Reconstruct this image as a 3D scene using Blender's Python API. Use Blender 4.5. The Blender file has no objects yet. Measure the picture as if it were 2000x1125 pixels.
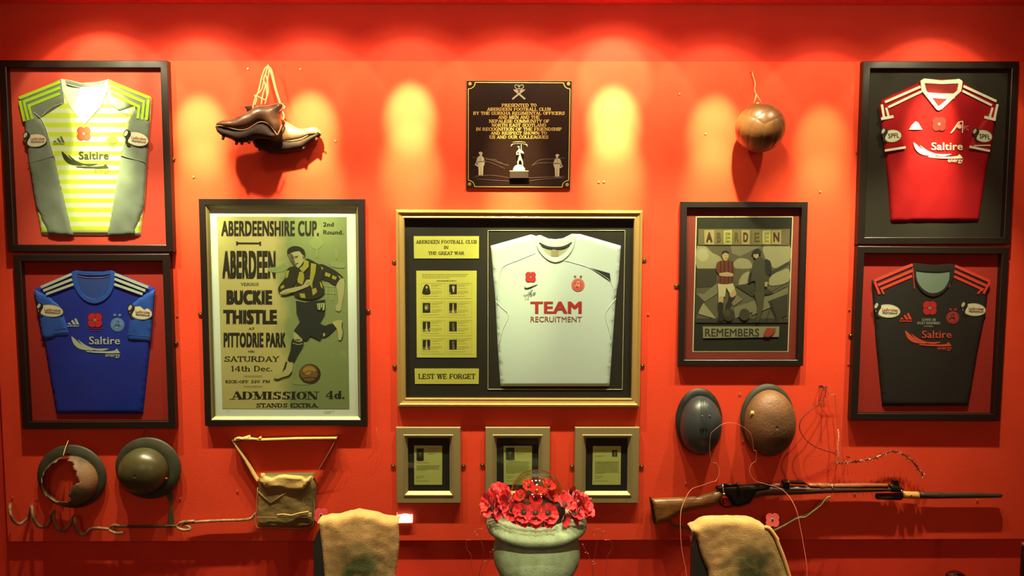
import bpy, bmesh, math, random
from mathutils import Vector, Matrix, Euler, noise
from mathutils.geometry import delaunay_2d_cdt, tessellate_polygon
random.seed(7)
SC = bpy.context.scene
COL = SC.collection

# ------------------------------------------------------------------ camera, world, lights, exposure
F = 1500.0
CAM = Vector((0.0, -3.6, 1.85))
ROT = Euler((math.radians(90 - 4.27), 0, math.radians(-0.37)), 'XYZ').to_matrix()
cd = bpy.data.cameras.new('camera'); cd.sensor_width = 36; cd.lens = 36 * F / 2000; cd.clip_start = .05
cam = bpy.data.objects.new('camera', cd); COL.objects.link(cam)
cam.matrix_world = Matrix.Translation(CAM) @ ROT.to_4x4()
SC.camera = cam
SC.view_settings.view_transform = 'Standard'; SC.view_settings.look = 'None'
SC.view_settings.exposure = 0.0; SC.view_settings.gamma = 1.0; SC.view_settings.use_curve_mapping = False

def W(px, py, d=0.0):
    """point of the photograph's ray on the plane d metres in front of the red panel"""
    r = ROT @ Vector(((px - 1000) / F, -(py - 562.5) / F, -1))
    t = (-d - CAM.y) / r.y
    return CAM + r * t

def Z(ox, oy, s):
    return lambda pts: [(ox + x / s, oy + y / s) for x, y in pts]

wd = bpy.data.worlds.new('world'); SC.world = wd; wd.use_nodes = True
bg = wd.node_tree.nodes['Background']; bg.inputs[0].default_value = (1.0, .78, .5, 1); bg.inputs[1].default_value = .02
ZC = W(1000, 9, -.022).z            # ceiling height
LAMP = (1.0, .92, .54); CORE = (1.0, .93, .40)
def spot(x, d, z, tilt, size, blend, watts, yaw=0, r=.018, col=LAMP):
    l = bpy.data.lights.new('spot_lamp', 'SPOT'); l.energy = watts; l.color = col
    l.spot_size = math.radians(size); l.spot_blend = blend; l.shadow_soft_size = r
    o = bpy.data.objects.new('spot_lamp', l); COL.objects.link(o); o.location = (x, -d, z)
    o.rotation_euler = (math.radians(tilt), 0, math.radians(yaw))
    return o
def point_light(x, y, z, watts, r=.06):
    l = bpy.data.lights.new('unseen_point_light', 'POINT'); l.energy = watts; l.color = (1, .93, .68); l.shadow_soft_size = r
    o = bpy.data.objects.new('unseen_point_light', l); COL.objects.link(o); o.location = (x, y, z)
# (pixel column, tilt of the lamp towards the wall, core watts, spill watts, rim half angle)
LAMPS = [(195, 46, 220, 22, 33), (387, 43, 200, 18, 34), (604, 44, 190, 15, 32), (800, 47, 220, 12, 30),
         (1006, 36, 150, 18, 40), (1200, 46, 290, 22, 32), (1400, 43, 150, 12, 31), (1612, 40, 90, 11, 31), (1822, 43, 110, 14, 34)]
for px, tilt, core, spill, rim in LAMPS:
    x = W(px, 60, 0).x
    spot(x, .52, ZC - .02, tilt, 23, 1.0, core * 1.75, col=CORE)    # hot centre of the beam
    spot(x, .52, ZC - .02, tilt - 11, 22, 1.0, core * 1.3, col=CORE)
    spot(x, .52, ZC - .02, tilt, 2 * rim, .12, spill)       # reflector rim
    spot(x, .52, ZC - .02, tilt - 4, 2 * rim + 26, .6, spill * (1.2 if 300 < px < 1700 else .55))   # soft outer spill
    hot = {195: 34, 387: 30, 1200: 44, 604: 10, 800: 10, 1400: 10, 1822: 12}.get(px, 3)
    spot(x, .52, ZC - .02, tilt + 14, 2 * rim - 28, .55, hot)                # bright upper rim of the beam
    point_light(x, -.52, ZC - .05, 1.6, .015)                      # light leaking round the fitting on to the ceiling
    spot(x, .52, ZC - .02, 15, 52, .9, 150 if px < 1500 else 190)                 # the beam's long downward throw
def area(x, y, z, sx, sy, watts, col, rx=0):
    l = bpy.data.lights.new('unseen_ceiling_fill', 'AREA'); l.shape = 'RECTANGLE'; l.size = sx; l.size_y = sy
    l.energy = watts; l.color = col
    o = bpy.data.objects.new('unseen_ceiling_fill', l); COL.objects.link(o); o.location = (x, y, z); o.rotation_euler = (rx, 0, 0)
area(-1.5, -4.6, ZC - .03, .5, .5, 22, (1, .88, .52))  # unseen area lights added behind the camera as dim fill
area(1.5, -4.6, ZC - .03, .5, .5, 18, (1, .88, .52))
point_light(-1.2, -5.2, 2.3, 24); point_light(1.6, -5.0, 2.3, 34)  # unseen point lights added behind the camera to lift ceiling and fronts
o = spot(W(1048, 1060, .45).x, 2.5, ZC - .02, 37.5, 12, .7, 420)        # unseen fill spot added further out to brighten the urn's front
for px, wt in ((700, 340), (1048, 230), (1440, 340)):          # unseen front spots added to brighten the sacks and the urn
    o = spot(W(px, 1060, .45).x, 1.35, ZC - .02, 20, 19, .7, wt, col=(1, .86, .58))

# ------------------------------------------------------------------ materials
def lin(c):
    return tuple(((v / 255) / 12.92 if v <= 10 else (((v / 255) + .055) / 1.055) ** 2.4) for v in c) + (1,)
MATS = {}
def mat(name, c, rough=.6, metal=0, c2=None, ns=20, bump=0, bs=200, lo=.35, hi=.65, coat=0, sheen=0, detail=4, stretch=None, spec=.5):
    if name in MATS: return MATS[name]
    m = bpy.data.materials.new(name); m.use_nodes = True; nt = m.node_tree; b = nt.nodes['Principled BSDF']
    b.inputs['Base Color'].default_value = lin(c); b.inputs['Roughness'].default_value = rough
    b.inputs['Metallic'].default_value = metal; b.inputs['Coat Weight'].default_value = coat
    b.inputs['Sheen Weight'].default_value = sheen; b.inputs['Specular IOR Level'].default_value = spec
    co = nt.nodes.new('ShaderNodeTexCoord'); src = co.outputs['Object']
    if stretch:
        mp = nt.nodes.new('ShaderNodeMapping'); mp.inputs['Scale'].default_value = stretch
        nt.links.new(src, mp.inputs[0]); src = mp.outputs[0]
    if c2:
        n = nt.nodes.new('ShaderNodeTexNoise'); n.inputs['Scale'].default_value = ns; n.inputs['Detail'].default_value = detail
        nt.links.new(src, n.inputs['Vector'])
        r = nt.nodes.new('ShaderNodeValToRGB'); r.color_ramp.elements[0].position = lo; r.color_ramp.elements[1].position = hi
        r.color_ramp.elements[0].color = lin(c); r.color_ramp.elements[1].color = lin(c2)
        nt.links.new(n.outputs[0], r.inputs[0]); nt.links.new(r.outputs[0], b.inputs['Base Color'])
    if bump:
        n = nt.nodes.new('ShaderNodeTexNoise'); n.inputs['Scale'].default_value = bs; n.inputs['Detail'].default_value = 5
        nt.links.new(src, n.inputs['Vector'])
        bn = nt.nodes.new('ShaderNodeBump'); bn.inputs['Strength'].default_value = bump; bn.inputs['Distance'].default_value = .004
        nt.links.new(n.outputs[0], bn.inputs['Height']); nt.links.new(bn.outputs[0], b.inputs['Normal'])
    MATS[name] = m
    return m
def glass_mat(name, tint=(1, 1, 1), ior=1.45, gloss=1.0, rough=0.0):
    """thin clear pane: Fresnel reflection over straight transparency"""
    if name in MATS: return MATS[name]
    m = bpy.data.materials.new(name); m.use_nodes = True; nt = m.node_tree; nt.nodes.clear()
    o = nt.nodes.new('ShaderNodeOutputMaterial'); mx = nt.nodes.new('ShaderNodeMixShader')
    t = nt.nodes.new('ShaderNodeBsdfTransparent'); t.inputs[0].default_value = (*tint, 1)
    g = nt.nodes.new('ShaderNodeBsdfGlossy'); g.inputs['Roughness'].default_value = rough; g.inputs[0].default_value = (gloss, gloss, gloss, 1)
    lw = nt.nodes.new('ShaderNodeLayerWeight'); lw.inputs[0].default_value = .5      # Schlick reflectance, the same from both sides
    pw = nt.nodes.new('ShaderNodeMath'); pw.operation = 'POWER'; pw.inputs[1].default_value = 5
    f = nt.nodes.new('ShaderNodeMath'); f.operation = 'MULTIPLY_ADD'; r0 = ((ior - 1) / (ior + 1)) ** 2; f.inputs[1].default_value = 1 - r0; f.inputs[2].default_value = r0
    nt.links.new(lw.outputs['Facing'], pw.inputs[0]); nt.links.new(pw.outputs[0], f.inputs[0])
    nt.links.new(f.outputs[0], mx.inputs[0]); nt.links.new(t.outputs[0], mx.inputs[1]); nt.links.new(g.outputs[0], mx.inputs[2])
    nt.links.new(mx.outputs[0], o.inputs[0]); MATS[name] = m
    return m
def emit_mat(name, c, s):
    m = bpy.data.materials.new(name); m.use_nodes = True; b = m.node_tree.nodes['Principled BSDF']
    b.inputs['Base Color'].default_value = lin(c)
    b.inputs['Emission Color'].default_value = lin(c); b.inputs['Emission Strength'].default_value = s
    return m

# ------------------------------------------------------------------ objects
ABS = {}
def thing(name, label, cat, loc, group=None):
    o = bpy.data.objects.new(name, None); COL.objects.link(o); o.location = loc; o.empty_display_size = .05
    o['label'] = label; o['category'] = cat
    if group: o['group'] = group
    ABS[o.name] = Vector(loc)
    return o
def tag(o, label, cat, group=None):
    o['label'] = label; o['category'] = cat
    if group: o['group'] = group
    return o
def mk(name, verts, faces, mats, parent=None, fm=None, smooth=False, origin=None):
    if not isinstance(mats, (list, tuple)): mats = [mats]
    verts = [Vector(v) for v in verts]
    if parent is not None: org = ABS[parent.name]
    elif origin is not None: org = Vector(origin)
    else:
        org = Vector((sum(v.x for v in verts) / len(verts), sum(v.y for v in verts) / len(verts), min(v.z for v in verts)))
    me = bpy.data.meshes.new(name)
    me.from_pydata([v - org for v in verts], [], faces)
    for m in mats: me.materials.append(m)
    if fm:
        for p, i in zip(me.polygons, fm): p.material_index = i
    if smooth: me.polygons.foreach_set('use_smooth', [True] * len(me.polygons))
    me.update()
    o = bpy.data.objects.new(name, me); COL.objects.link(o)
    if parent is not None: o.parent = parent
    else: o.location = org
    ABS[o.name] = org
    return o
def struct(o):
    o['kind'] = 'structure'; return o
class Buf:
    """collects shapes for one mesh"""
    def __init__(s): s.v = []; s.f = []; s.m = []
    def add(s, v, f, mi=0):
        n = len(s.v); s.v += [Vector(p) for p in v]; s.f += [[i + n for i in q] for q in f]; s.m += [mi] * len(f)
    def build(s, name, mats, parent=None, smooth=False, origin=None):
        return mk(name, s.v, s.f, mats, parent, s.m, smooth, origin)
def box_vf(a, b):
    x0, y0, z0 = a; x1, y1, z1 = b
    v = [(x0, y0, z0), (x1, y0, z0), (x1, y1, z0), (x0, y1, z0), (x0, y0, z1), (x1, y0, z1), (x1, y1, z1), (x0, y1, z1)]
    return v, [(0, 3, 2, 1), (4, 5, 6, 7), (0, 1, 5, 4), (1, 2, 6, 5), (2, 3, 7, 6), (3, 0, 4, 7)]
def bevel(o, w=.003, seg=2):
    m = o.modifiers.new('bevel', 'BEVEL'); m.width = w; m.segments = seg; m.limit_method = 'ANGLE'
    return o
def tri_poly(pts):
    t = tessellate_polygon([[Vector((p[0], p[1], 0)) for p in pts]])
    out = []
    for a, b, c in t:
        cr = (pts[b][0] - pts[a][0]) * (pts[c][1] - pts[a][1]) - (pts[b][1] - pts[a][1]) * (pts[c][0] - pts[a][0])
        out.append((a, b, c) if cr > 0 else (a, c, b))
    return out
def smoothpts(pts, n=4, closed=True):
    out = []; L = len(pts)
    rng = range(L) if closed else range(L - 1)
    for i in rng:
        g = lambda k: pts[k % L] if closed else pts[max(0, min(L - 1, k))]
        p0, p1, p2, p3 = g(i - 1), g(i), g(i + 1), g(i + 2)
        for j in range(n):
            t = j / n
            out.append(tuple(.5 * (2 * b + (c - a) * t + (2 * a - 5 * b + 4 * c - d) * t * t + (-a + 3 * b - 3 * c + d) * t ** 3) for a, b, c, d in zip(p0, p1, p2, p3)))
    if not closed: out.append(tuple(pts[-1]))
    return out
def ell(cx, cy, rx, ry=None, n=28, rot=0, a0=0, a1=360):
    ry = rx if ry is None else ry; c, s = math.cos(math.radians(rot)), math.sin(math.radians(rot)); out = []
    full = abs(a1 - a0) >= 360
    for i in range(n if full else n + 1):
        a = math.radians(a0 + (a1 - a0) * i / n); x, y = rx * math.cos(a), ry * math.sin(a)
        out.append((cx + x * c - y * s, cy + x * s + y * c))
    return out
def line_poly(p, q, w, w2=None):
    w2 = w if w2 is None else w2
    dx, dy = q[0] - p[0], q[1] - p[1]; L = math.hypot(dx, dy) or 1; nx, ny = -dy / L / 2, dx / L / 2
    return [(p[0] + nx * w, p[1] + ny * w), (q[0] + nx * w2, q[1] + ny * w2), (q[0] - nx * w2, q[1] - ny * w2), (p[0] - nx * w, p[1] - ny * w)]
class Art:
    """flat print: layered coloured shapes given in photograph pixels on the plane d"""
    def __init__(s, d, step=.00022): s.d = d; s.k = 0; s.step = step; s.b = Buf(); s.mats = []
    def mi(s, m):
        if m not in s.mats: s.mats.append(m)
        return s.mats.index(m)
    def poly(s, pts, m, same=False):
        if not same: s.k += 1
        s.j = (getattr(s, 'j', 0) + 1) % 3
        d = s.d + s.k * s.step + (s.j * .00003 if same else 0)
        s.b.add([W(x, y, d) for x, y in pts], tri_poly(pts), s.mi(m)); return s
    def mesh(s, v2, f, m):
        s.k += 1; d = s.d + s.k * s.step
        s.b.add([W(x, y, d) for x, y in v2], f, s.mi(m)); return s
    def line(s, p, q, w, m, same=False): return s.poly(line_poly(p, q, w), m, same)
    def path(s, pts, w, m):
        s.k += 1
        for a, b in zip(pts, pts[1:]): s.poly(line_poly(a, b, w), m, True)
        return s
    def build(s, name, parent=None): return s.b.build(name, s.mats, parent)
# ---- lettering
FONT = {}
def sans(txt, weight=0.0):
    """built-in sans letters; weight thickens the strokes by overprinting shifted copies"""
    key = (txt, weight)
    if key not in FONT:
        c = bpy.data.curves.new('t', 'FONT'); c.body = txt; c.resolution_u = 3; c.fill_mode = 'FRONT'; c.space_character = 1 + weight * 1.6
        o = bpy.data.objects.new('t', c); COL.objects.link(o)
        me = bpy.data.meshes.new_from_object(o)
        v = [(q.co.x, q.co.y) for q in me.vertices]; f = [tuple(p.vertices) for p in me.polygons]
        bpy.data.objects.remove(o); bpy.data.curves.remove(c); bpy.data.meshes.remove(me)
        V, Fc = [], []
        w = weight * 1.1
        for dx, dy in ([(0, 0)] if weight < .001 else [(-w, -w * .6), (w, -w * .6), (-w, w * .6), (w, w * .6), (0, 0)]):
            n = len(V); V += [(x + dx, y + dy, len(V) / max(1, len(v))) for x, y in v]; Fc += [tuple(i + n for i in q) for q in f]
        FONT[key] = (V, Fc)
    return FONT[key]
GL = {
'A': (.92, 'n .12 0 .44 1;t .44 1 .8 0;n .22 .33 .65 .33;s .12 0;s .8 0'),
'B': (.86, 't .16 0 .16 1;c .45 .75 .27 .25 -90 90;c .45 .26 .31 .26 -90 90;n .04 .96 .45 .96;n .1 .5 .45 .5;n .04 .04 .45 .04'),
'C': (.86, 'c .43 .5 .41 .5 35 325;n .74 .62 .74 .98;n .76 .05 .76 .3'),
'D': (.92, 't .16 0 .16 1;c .42 .5 .41 .5 -90 90;n .04 .96 .42 .96;n .04 .04 .42 .04'),
'E': (.82, 't .16 0 .16 1;n .04 .96 .7 .96;n .05 .5 .5 .5;n .04 .04 .72 .04;n .68 1 .68 .7;n .7 0 .7 .3;n .5 .38 .5 .62'),
'F': (.78, 't .16 0 .16 1;n .04 .96 .7 .96;n .05 .5 .5 .5;n .68 1 .68 .7;n .5 .38 .5 .62;s .16 0'),
'G': (.9, 'c .43 .5 .41 .5 35 330;t .72 .03 .72 .42;s .7 .42;n .74 .65 .74 .98'),
'H': (.95, 't .16 0 .16 1;t .76 0 .76 1;n .15 .5 .75 .5;s .16 0;s .16 1;s .76 0;s .76 1'),
'I': (.42, 't .2 0 .2 1;s .2 0;s .2 1'),
'K': (.92, 't .16 0 .16 1;n .18 .4 .7 .97;t .36 .6 .76 .02;s .16 0;s .16 1;s .76 0;s .7 1'),
'L': (.78, 't .16 0 .16 1;n .04 .04 .7 .04;n .68 0 .68 .32;s .16 1'),
'M': (1.12, 'n .13 0 .13 1;t .15 1 .5 .05;n .5 .05 .85 1;t .9 0 .9 1;s .12 0;s .9 0;s .12 1;s .93 1'),
'N': (.96, 'n .13 0 .13 1;t .15 1 .74 .02;n .79 0 .79 1;s .13 0;s .1 1;s .79 1'),
'O': (.88, 'c .44 .5 .42 .5 0 360'), '0': (.78, 'c .38 .5 .34 .5 0 360'),
'P': (.82, 't .16 0 .16 1;c .42 .72 .32 .28 -90 90;n .04 .96 .42 .96;n .15 .48 .42 .48;s .16 0'),
'R': (.92, 't .16 0 .16 1;c .42 .73 .32 .27 -90 90;n .04 .96 .42 .96;n .15 .5 .42 .5;s .16 0;t .48 .48 .76 .03;s .8 0'),
'S': (.76, 'c .38 .73 .31 .27 20 270;c .38 .27 .33 .27 -160 90;n .66 .7 .66 1;n .08 0 .08 .3'),
'T': (.82, 't .4 0 .4 1;n .02 .96 .78 .96;n .06 1 .06 .68;n .74 1 .74 .68;s .4 0'),
'U': (.9, 't .16 .3 .16 1;n .72 .3 .72 1;c .435 .3 .36 .3 180 360;s .16 1;s .72 1'),
'V': (.86, 't .12 1 .44 0;n .44 0 .74 1;s .12 1;s .74 1'),
'W': (1.15, 't .12 1 .36 0;n .36 0 .56 1;t .56 1 .8 0;n .8 0 1.0 1;s .1 1;s .56 1;s 1.0 1'),
'X': (.9, 't .12 1 .76 0;n .12 0 .76 1;s .12 1;s .76 0;s .12 0;s .76 1'),
'Y': (.86, 't .12 1 .42 .45;n .42 .45 .74 1;t .42 0 .42 .47;s .42 0;s .12 1;s .74 1'),
'1': (.55, 't .3 0 .3 1;n .1 .78 .3 .98;s .3 0'),
'2': (.74, 'c .36 .72 .3 .28 -20 175;n .6 .62 .1 .1;t .08 .08 .68 .08'),
'4': (.86, 't .56 0 .56 1;n .56 1 .06 .32;n .05 .3 .8 .3;s .56 0'),
't': (.5, 't .2 .1 .2 .95;n .02 .66 .42 .66;n .18 .04 .44 .1'),
'h': (.74, 't .14 0 .14 1;c .38 .4 .28 .28 0 180;t .56 0 .56 .42;s .14 0;s .56 0;n .02 .97 .14 .97'),
'e': (.7, 'c .33 .34 .31 .34 0 325;n .05 .36 .64 .36'), 'c': (.64, 'c .33 .34 .31 .34 40 325'),
'd': (.76, 'c .32 .34 .3 .34 0 360;t .58 0 .58 1;n .58 .04 .7 .04;n .46 .97 .58 .97'),
'n': (.76, 't .14 0 .14 .68;c .38 .4 .28 .28 0 180;t .56 0 .56 .42;s .14 0;s .56 0'),
'o': (.7, 'c .34 .34 .32 .34 0 360'), 'u': (.76, 't .14 .28 .14 .68;t .56 0 .56 .68;c .36 .28 .3 .28 180 360'),
'.': (.32, 't .14 0 .14 .2'), '-': (.5, 't .06 .42 .42 .42'), ' ': (.45, ''), 'l': (.4, 't .18 0 .18 1;s .18 0')}
def slab(txt, tk=.2, th=.085, track=0):
    V, Fc = [], []; x = 0
    def quad(p):
        n = len(V); k = len(Fc) % 5; V.extend([(q[0], q[1], k) for q in p]); Fc.append(tuple(range(n, n + len(p))))
    for ch in txt:
        adv, d = GL.get(ch, GL[' '])
        for st in filter(None, d.split(';')):
            k, *a = st.split(); a = [float(q) for q in a]
            if k in 'tn':
                w = tk if k == 't' else th
                quad([(x + p[0], p[1]) for p in line_poly(a[:2], a[2:4], w)])
            elif k == 's':
                y0 = a[1] if a[1] == 0 else a[1] - th
                quad([(x + a[0] - tk * .95, y0), (x + a[0] + tk * .95, y0), (x + a[0] + tk * .95, y0 + th), (x + a[0] - tk * .95, y0 + th)])
            else:
                cx, cy, rx, ry, a0, a1 = a; n = 14
                for i in range(n):
                    q = []
                    for aa, kk in ((i, 1), (i + 1, 1), (i + 1, 0), (i, 0)):
                        t = math.radians(a0 + (a1 - a0) * aa / n)
                        q.append((x + cx + (rx - (0 if kk else tk)) * math.cos(t), cy + (ry - (0 if kk else th)) * math.sin(t)))
                    quad(q)
        x += adv + track
    return V, Fc
def fit(vf, x0, y0, x1, y1, slant=0, rise=0):
    v, f = vf; X0 = min(p[0] for p in v); X1 = max(p[0] for p in v); Y0 = min(p[1] for p in v); Y1 = max(p[1] for p in v)
    out = []
    for x, y, *ly in v:
        u = (x - X0) / (X1 - X0 or 1); w = (y - Y0) / (Y1 - Y0 or 1)
        out.append((x0 + (x1 - x0) * u + slant * w, y1 + (y0 - y1) * w + rise * u, (ly[0] if ly else 0) * 7e-5))
    return out, f
def words(name, vf, box, m, d, parent, z=None, slant=0, rise=0):
    if z: (a, b), (c, e) = z([(box[0], box[1]), (box[2], box[3])])
    else: a, b, c, e = box
    v, f = fit(vf, a, b, c, e, slant, rise)
    return mk(name, [W(x, y, d + e) for x, y, e in v], f, m, parent)

# ---- inflated / draped sheets
def edge_dist(p, poly):
    best = 1e9; n = len(poly)
    for i in range(n):
        ax, ay = poly[i]; bx, by = poly[(i + 1) % n]; dx, dy = bx - ax, by - ay
        L = dx * dx + dy * dy or 1e-12
        t = max(0, min(1, ((p[0] - ax) * dx + (p[1] - ay) * dy) / L))
        q = (p[0] - ax - dx * t) ** 2 + (p[1] - ay - dy * t) ** 2
        if q < best: best = q
    return math.sqrt(best)
def inside(p, poly):
    c = False; n = len(poly); x, y = p
    for i in range(n):
        x1, y1 = poly[i]; x2, y2 = poly[i - 1]
        if (y1 > y) != (y2 > y) and x < (x2 - x1) * (y - y1) / (y2 - y1) + x1: c = not c
    return c
def resample(poly, step):
    out = []
    for i in range(len(poly)):
        a, b = poly[i], poly[(i + 1) % len(poly)]; L = math.hypot(b[0] - a[0], b[1] - a[1]); n = max(1, int(L / step))
        out += [(a[0] + (b[0] - a[0]) * j / n, a[1] + (b[1] - a[1]) * j / n) for j in range(n)]
    return out
def cdt(poly, res):
    poly = resample(poly, res * 1.1)
    xs = [p[0] for p in poly]; ys = [p[1] for p in poly]
    pts = list(poly); y = min(ys) + res * .5; r = 0
    while y < max(ys):
        x = min(xs) + res * (.5 if r % 2 else 0)
        while x < max(xs):
            if inside((x, y), poly) and edge_dist((x, y), poly) > res * .45: pts.append((x, y))
            x += res
        y += res * .87; r += 1
    n = len(poly)
    v, e, f, *_ = delaunay_2d_cdt([Vector(p) for p in pts], [(i, (i + 1) % n) for i in range(n)], [], 1, 1e-6)
    fs = []
    for q in f:
        a, b, c = (v[i] for i in q[:3])
        q = list(q)
        if (b - a).cross(c - a) < 0: q = q[::-1]
        fs.append(q)
    return [(p.x, p.y) for p in v], fs, poly
def sheet(name, pts, d, thick, m, parent=None, edge=.018, res=.014, wr=0, ws=9, base=.1, both=False, smooth=True, fn=None, origin=None, power=.5):
    """a sheet with rounded edges lying on plane d, rising to d+thick; outline in photograph pixels.
    both=True makes a closed pillow centred on plane d (half depth thick)"""
    dd = d if both else d + thick
    wp = [(lambda q: (q.x, q.z))(W(x, y, dd)) for x, y in pts]
    v, f, poly = cdt(wp, res)
    V = []; yb = []
    for x, z in v:
        t = min(1, edge_dist((x, z), poly) / edge)
        h = thick * (base + (1 - base) * (1 - (1 - t) ** 2) ** power)
        if wr: h += wr * t * noise.noise(Vector((x * ws, z * ws * .6, d * 50)))
        if fn: h += fn(x, z) * t
        V.append(Vector((x, -d - h, z))); yb.append(h)
    faces = [list(q) for q in f]
    n = len(V)
    # outline loop
    cnt = {}
    for q in f:
        for i in range(3):
            a, b = q[i], q[(i + 1) % 3]; cnt[(a, b)] = 1
    border = [(a, b) for a, b in cnt if (b, a) not in cnt]
    if both:
        V += [Vector((p.x, -d + h, p.z)) for p, h in zip(V[:n], yb)]
        faces += [[i + n for i in reversed(q)] for q in f]
        faces += [[a, a + n, b + n, b] for a, b in border]
    else:
        V += [Vector((p.x, -d, p.z)) for p in V[:n]]
        faces += [[a, a + n, b + n, b] for a, b in border]
        used = sorted({i for e in border for i in e}); remap = {}
        V2 = V[:n]
        for i in used: remap[i + n] = len(V2); V2.append(V[i + n])
        faces = [[remap.get(i, i) for i in q] for q in faces]; V = V2
    return mk(name, V, faces, m, parent, smooth=smooth, origin=origin)
def plate(name, pts, d0, d1, m, parent=None, bev=0, origin=None):
    """flat outline in pixels extruded from plane d0 to plane d1"""
    w = [W(x, y, d1) for x, y in pts]; n = len(w)
    V = [Vector((p.x, -d1, p.z)) for p in w] + [Vector((p.x, -d0, p.z)) for p in w]
    t = tri_poly([(p.x, p.z) for p in w])
    A = sum(w[i].x * w[(i + 1) % n].z - w[(i + 1) % n].x * w[i].z for i in range(n))
    fs = [list(q) for q in t] + [[i + n for i in reversed(q)] for q in t]
    for i in range(n):
        j = (i + 1) % n
        fs.append([i, i + n, j + n, j] if A > 0 else [j, j + n, i + n, i])
    o = mk(name, V, fs, m, parent, origin=origin)
    if bev: bevel(o, bev)
    return o
def tube_vf(pts, r, n=8, closed=False):
    pts = [Vector(p) for p in pts]; V = []; Fc = []; L = len(pts)
    rr = r if isinstance(r, (list, tuple)) else [r] * L
    up = None
    for i, p in enumerate(pts):
        t = (pts[min(i + 1, L - 1)] - pts[max(i - 1, 0)]) if not closed else (pts[(i + 1) % L] - pts[i - 1])
        t = t.normalized() if t.length > 1e-9 else Vector((0, 0, 1))
        if up is None: up = Vector((0, 1, 0)) if abs(t.y) < .9 else Vector((1, 0, 0))
        up = (up - t * up.dot(t)).normalized(); s = t.cross(up)
        for k in range(n):
            a = 2 * math.pi * k / n; V.append(p + (up * math.cos(a) + s * math.sin(a)) * rr[i])
    m = L if closed else L - 1
    for i in range(m):
        j = (i + 1) % L
        for k in range(n):
            q = (k + 1) % n; Fc.append((i * n + k, i * n + q, j * n + q, j * n + k))
    if not closed:
        Fc.append(tuple(range(n - 1, -1, -1))); Fc.append(tuple(range((L - 1) * n, L * n)))
    return V, Fc
def tube(name, pts, r, m, parent=None, n=8, closed=False, origin=None):
    v, f = tube_vf(pts, r, n, closed); return mk(name, v, f, m, parent, smooth=True, origin=origin)
def ball_vf(c, r, n=10, sy=1, half=False):
    V = []; Fc = []; c = Vector(c)
    R = n // 2 + 1
    for i in range(R + 1):
        a = math.pi * i / R
        for k in range(n):
            b = 2 * math.pi * k / n
            V.append(c + Vector((r * math.sin(a) * math.cos(b), -r * sy * math.cos(a), r * math.sin(a) * math.sin(b))))
    for i in range(R):
        for k in range(n):
            q = (k + 1) % n; Fc.append((i * n + k, i * n + q, (i + 1) * n + q, (i + 1) * n + k))
    return V, Fc
def lathe(name, prof, c, m, parent=None, n=48, origin=None, axis='Z', wob=0):
    """prof: (radius, height) list; turned about Z at c"""
    V = []; Fc = []; c = Vector(c)
    for r, h in prof:
        for k in range(n):
            a = 2 * math.pi * k / n
            p = Vector((r * math.cos(a), r * math.sin(a), h)) if axis == 'Z' else Vector((r * math.cos(a), -h, r * math.sin(a)))
            if wob: p *= 1 + wob * noise.noise(p * 14)
            V.append(c + p)
    for i in range(len(prof) - 1):
        for k in range(n):
            q = (k + 1) % n; Fc.append((i * n + k, i * n + q, (i + 1) * n + q, (i + 1) * n + k))
    return mk(name, V, Fc, m, parent, smooth=True, origin=origin)
def copy_tree(o, loc, rot=None, scale=None):
    c = o.copy(); COL.objects.link(c); c.location = loc
    if rot: c.rotation_euler = rot
    if scale: c.scale = scale
    for ch in list(o.children):
        d = ch.copy(); COL.objects.link(d); d.parent = c
        for g in list(ch.children):
            e = g.copy(); COL.objects.link(e); e.parent = d
    return c
def P3(pts, d):
    """pixels (x, y[, depth]) to points"""
    return [W(p[0], p[1], p[2] if len(p) > 2 else d) for p in pts]

# ------------------------------------------------------------------ shared materials
RED = mat('red_wall_paint', (207, 64, 37), .7, spec=.15, bump=.12, bs=90, c2=(212, 67, 40), ns=6)
RED2 = mat('dark_red_wall_paint', (194, 52, 33), .7, spec=.15, bump=.12, bs=90, c2=(199, 55, 36), ns=6)
CEIL = mat('red_ceiling_paint', (250, 84, 80), .6, spec=.2)
BLACKF = mat('black_frame_lacquer', (26, 20, 16), .35, bump=.02, bs=60)
CHAR = mat('charcoal_mount', (34, 27, 22), .85)
REDM = mat('red_mount_board', (178, 40, 34), .8, bump=.03, bs=300)
WHITE = mat('white_print', (235, 235, 225), .7)
INK = mat('black_ink', (26, 20, 14), .8)
BRASS = mat('brass', (176, 138, 70), .35, metal=1)
GLASS = glass_mat('picture_glass', (.77, .825, .77), ior=1.42)
STEEL = mat('dull_steel', (120, 116, 105), .4, metal=1)

# ------------------------------------------------------------------ room shell
BK = -.022      # depth of the wall behind the panel
XL, XR, YB = -4.2, 4.2, -7.0
def wallbox(name, a, b, m):
    v, f = box_vf(a, b); return struct(mk(name, v, f, m, origin=(0, 0, 0)))
wallbox('wall_back', (XL, .022, 0), (XR, .12, ZC), RED2)
wallbox('wall_left', (XL - .1, YB, 0), (XL, .12, ZC), RED2)
wallbox('wall_right', (XR, YB, 0), (XR + .1, .12, ZC), RED2)
wallbox('wall_front', (XL, YB - .1, 0), (XR, YB, ZC), mat('dark_far_wall', (70, 48, 36), .8))
wallbox('ceiling', (XL, YB, ZC), (XR, .12, ZC + .1), CEIL)
wallbox('floor', (XL, YB, -.08), (XR, .12, 0), mat('dark_carpet', (62, 34, 26), .95, c2=(50, 26, 20), ns=60, bump=.4, bs=300))
# the display panel standing proud of the wall
p0, p1 = W(7, 830), W(7, 1055)
zt, zb = W(1000, 119.5).z, W(1000, 1056).z
xl = W(7, 900).x
v, f = box_vf((xl, -.0, zb), (XR - .3, .0215, zt))
pn = mk('display_panel', v, f, RED, origin=(0, 0, zb)); struct(pn); bevel(pn, .003)
pn['label'] = 'large flat red board screwed to the wall behind all the exhibits'

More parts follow.
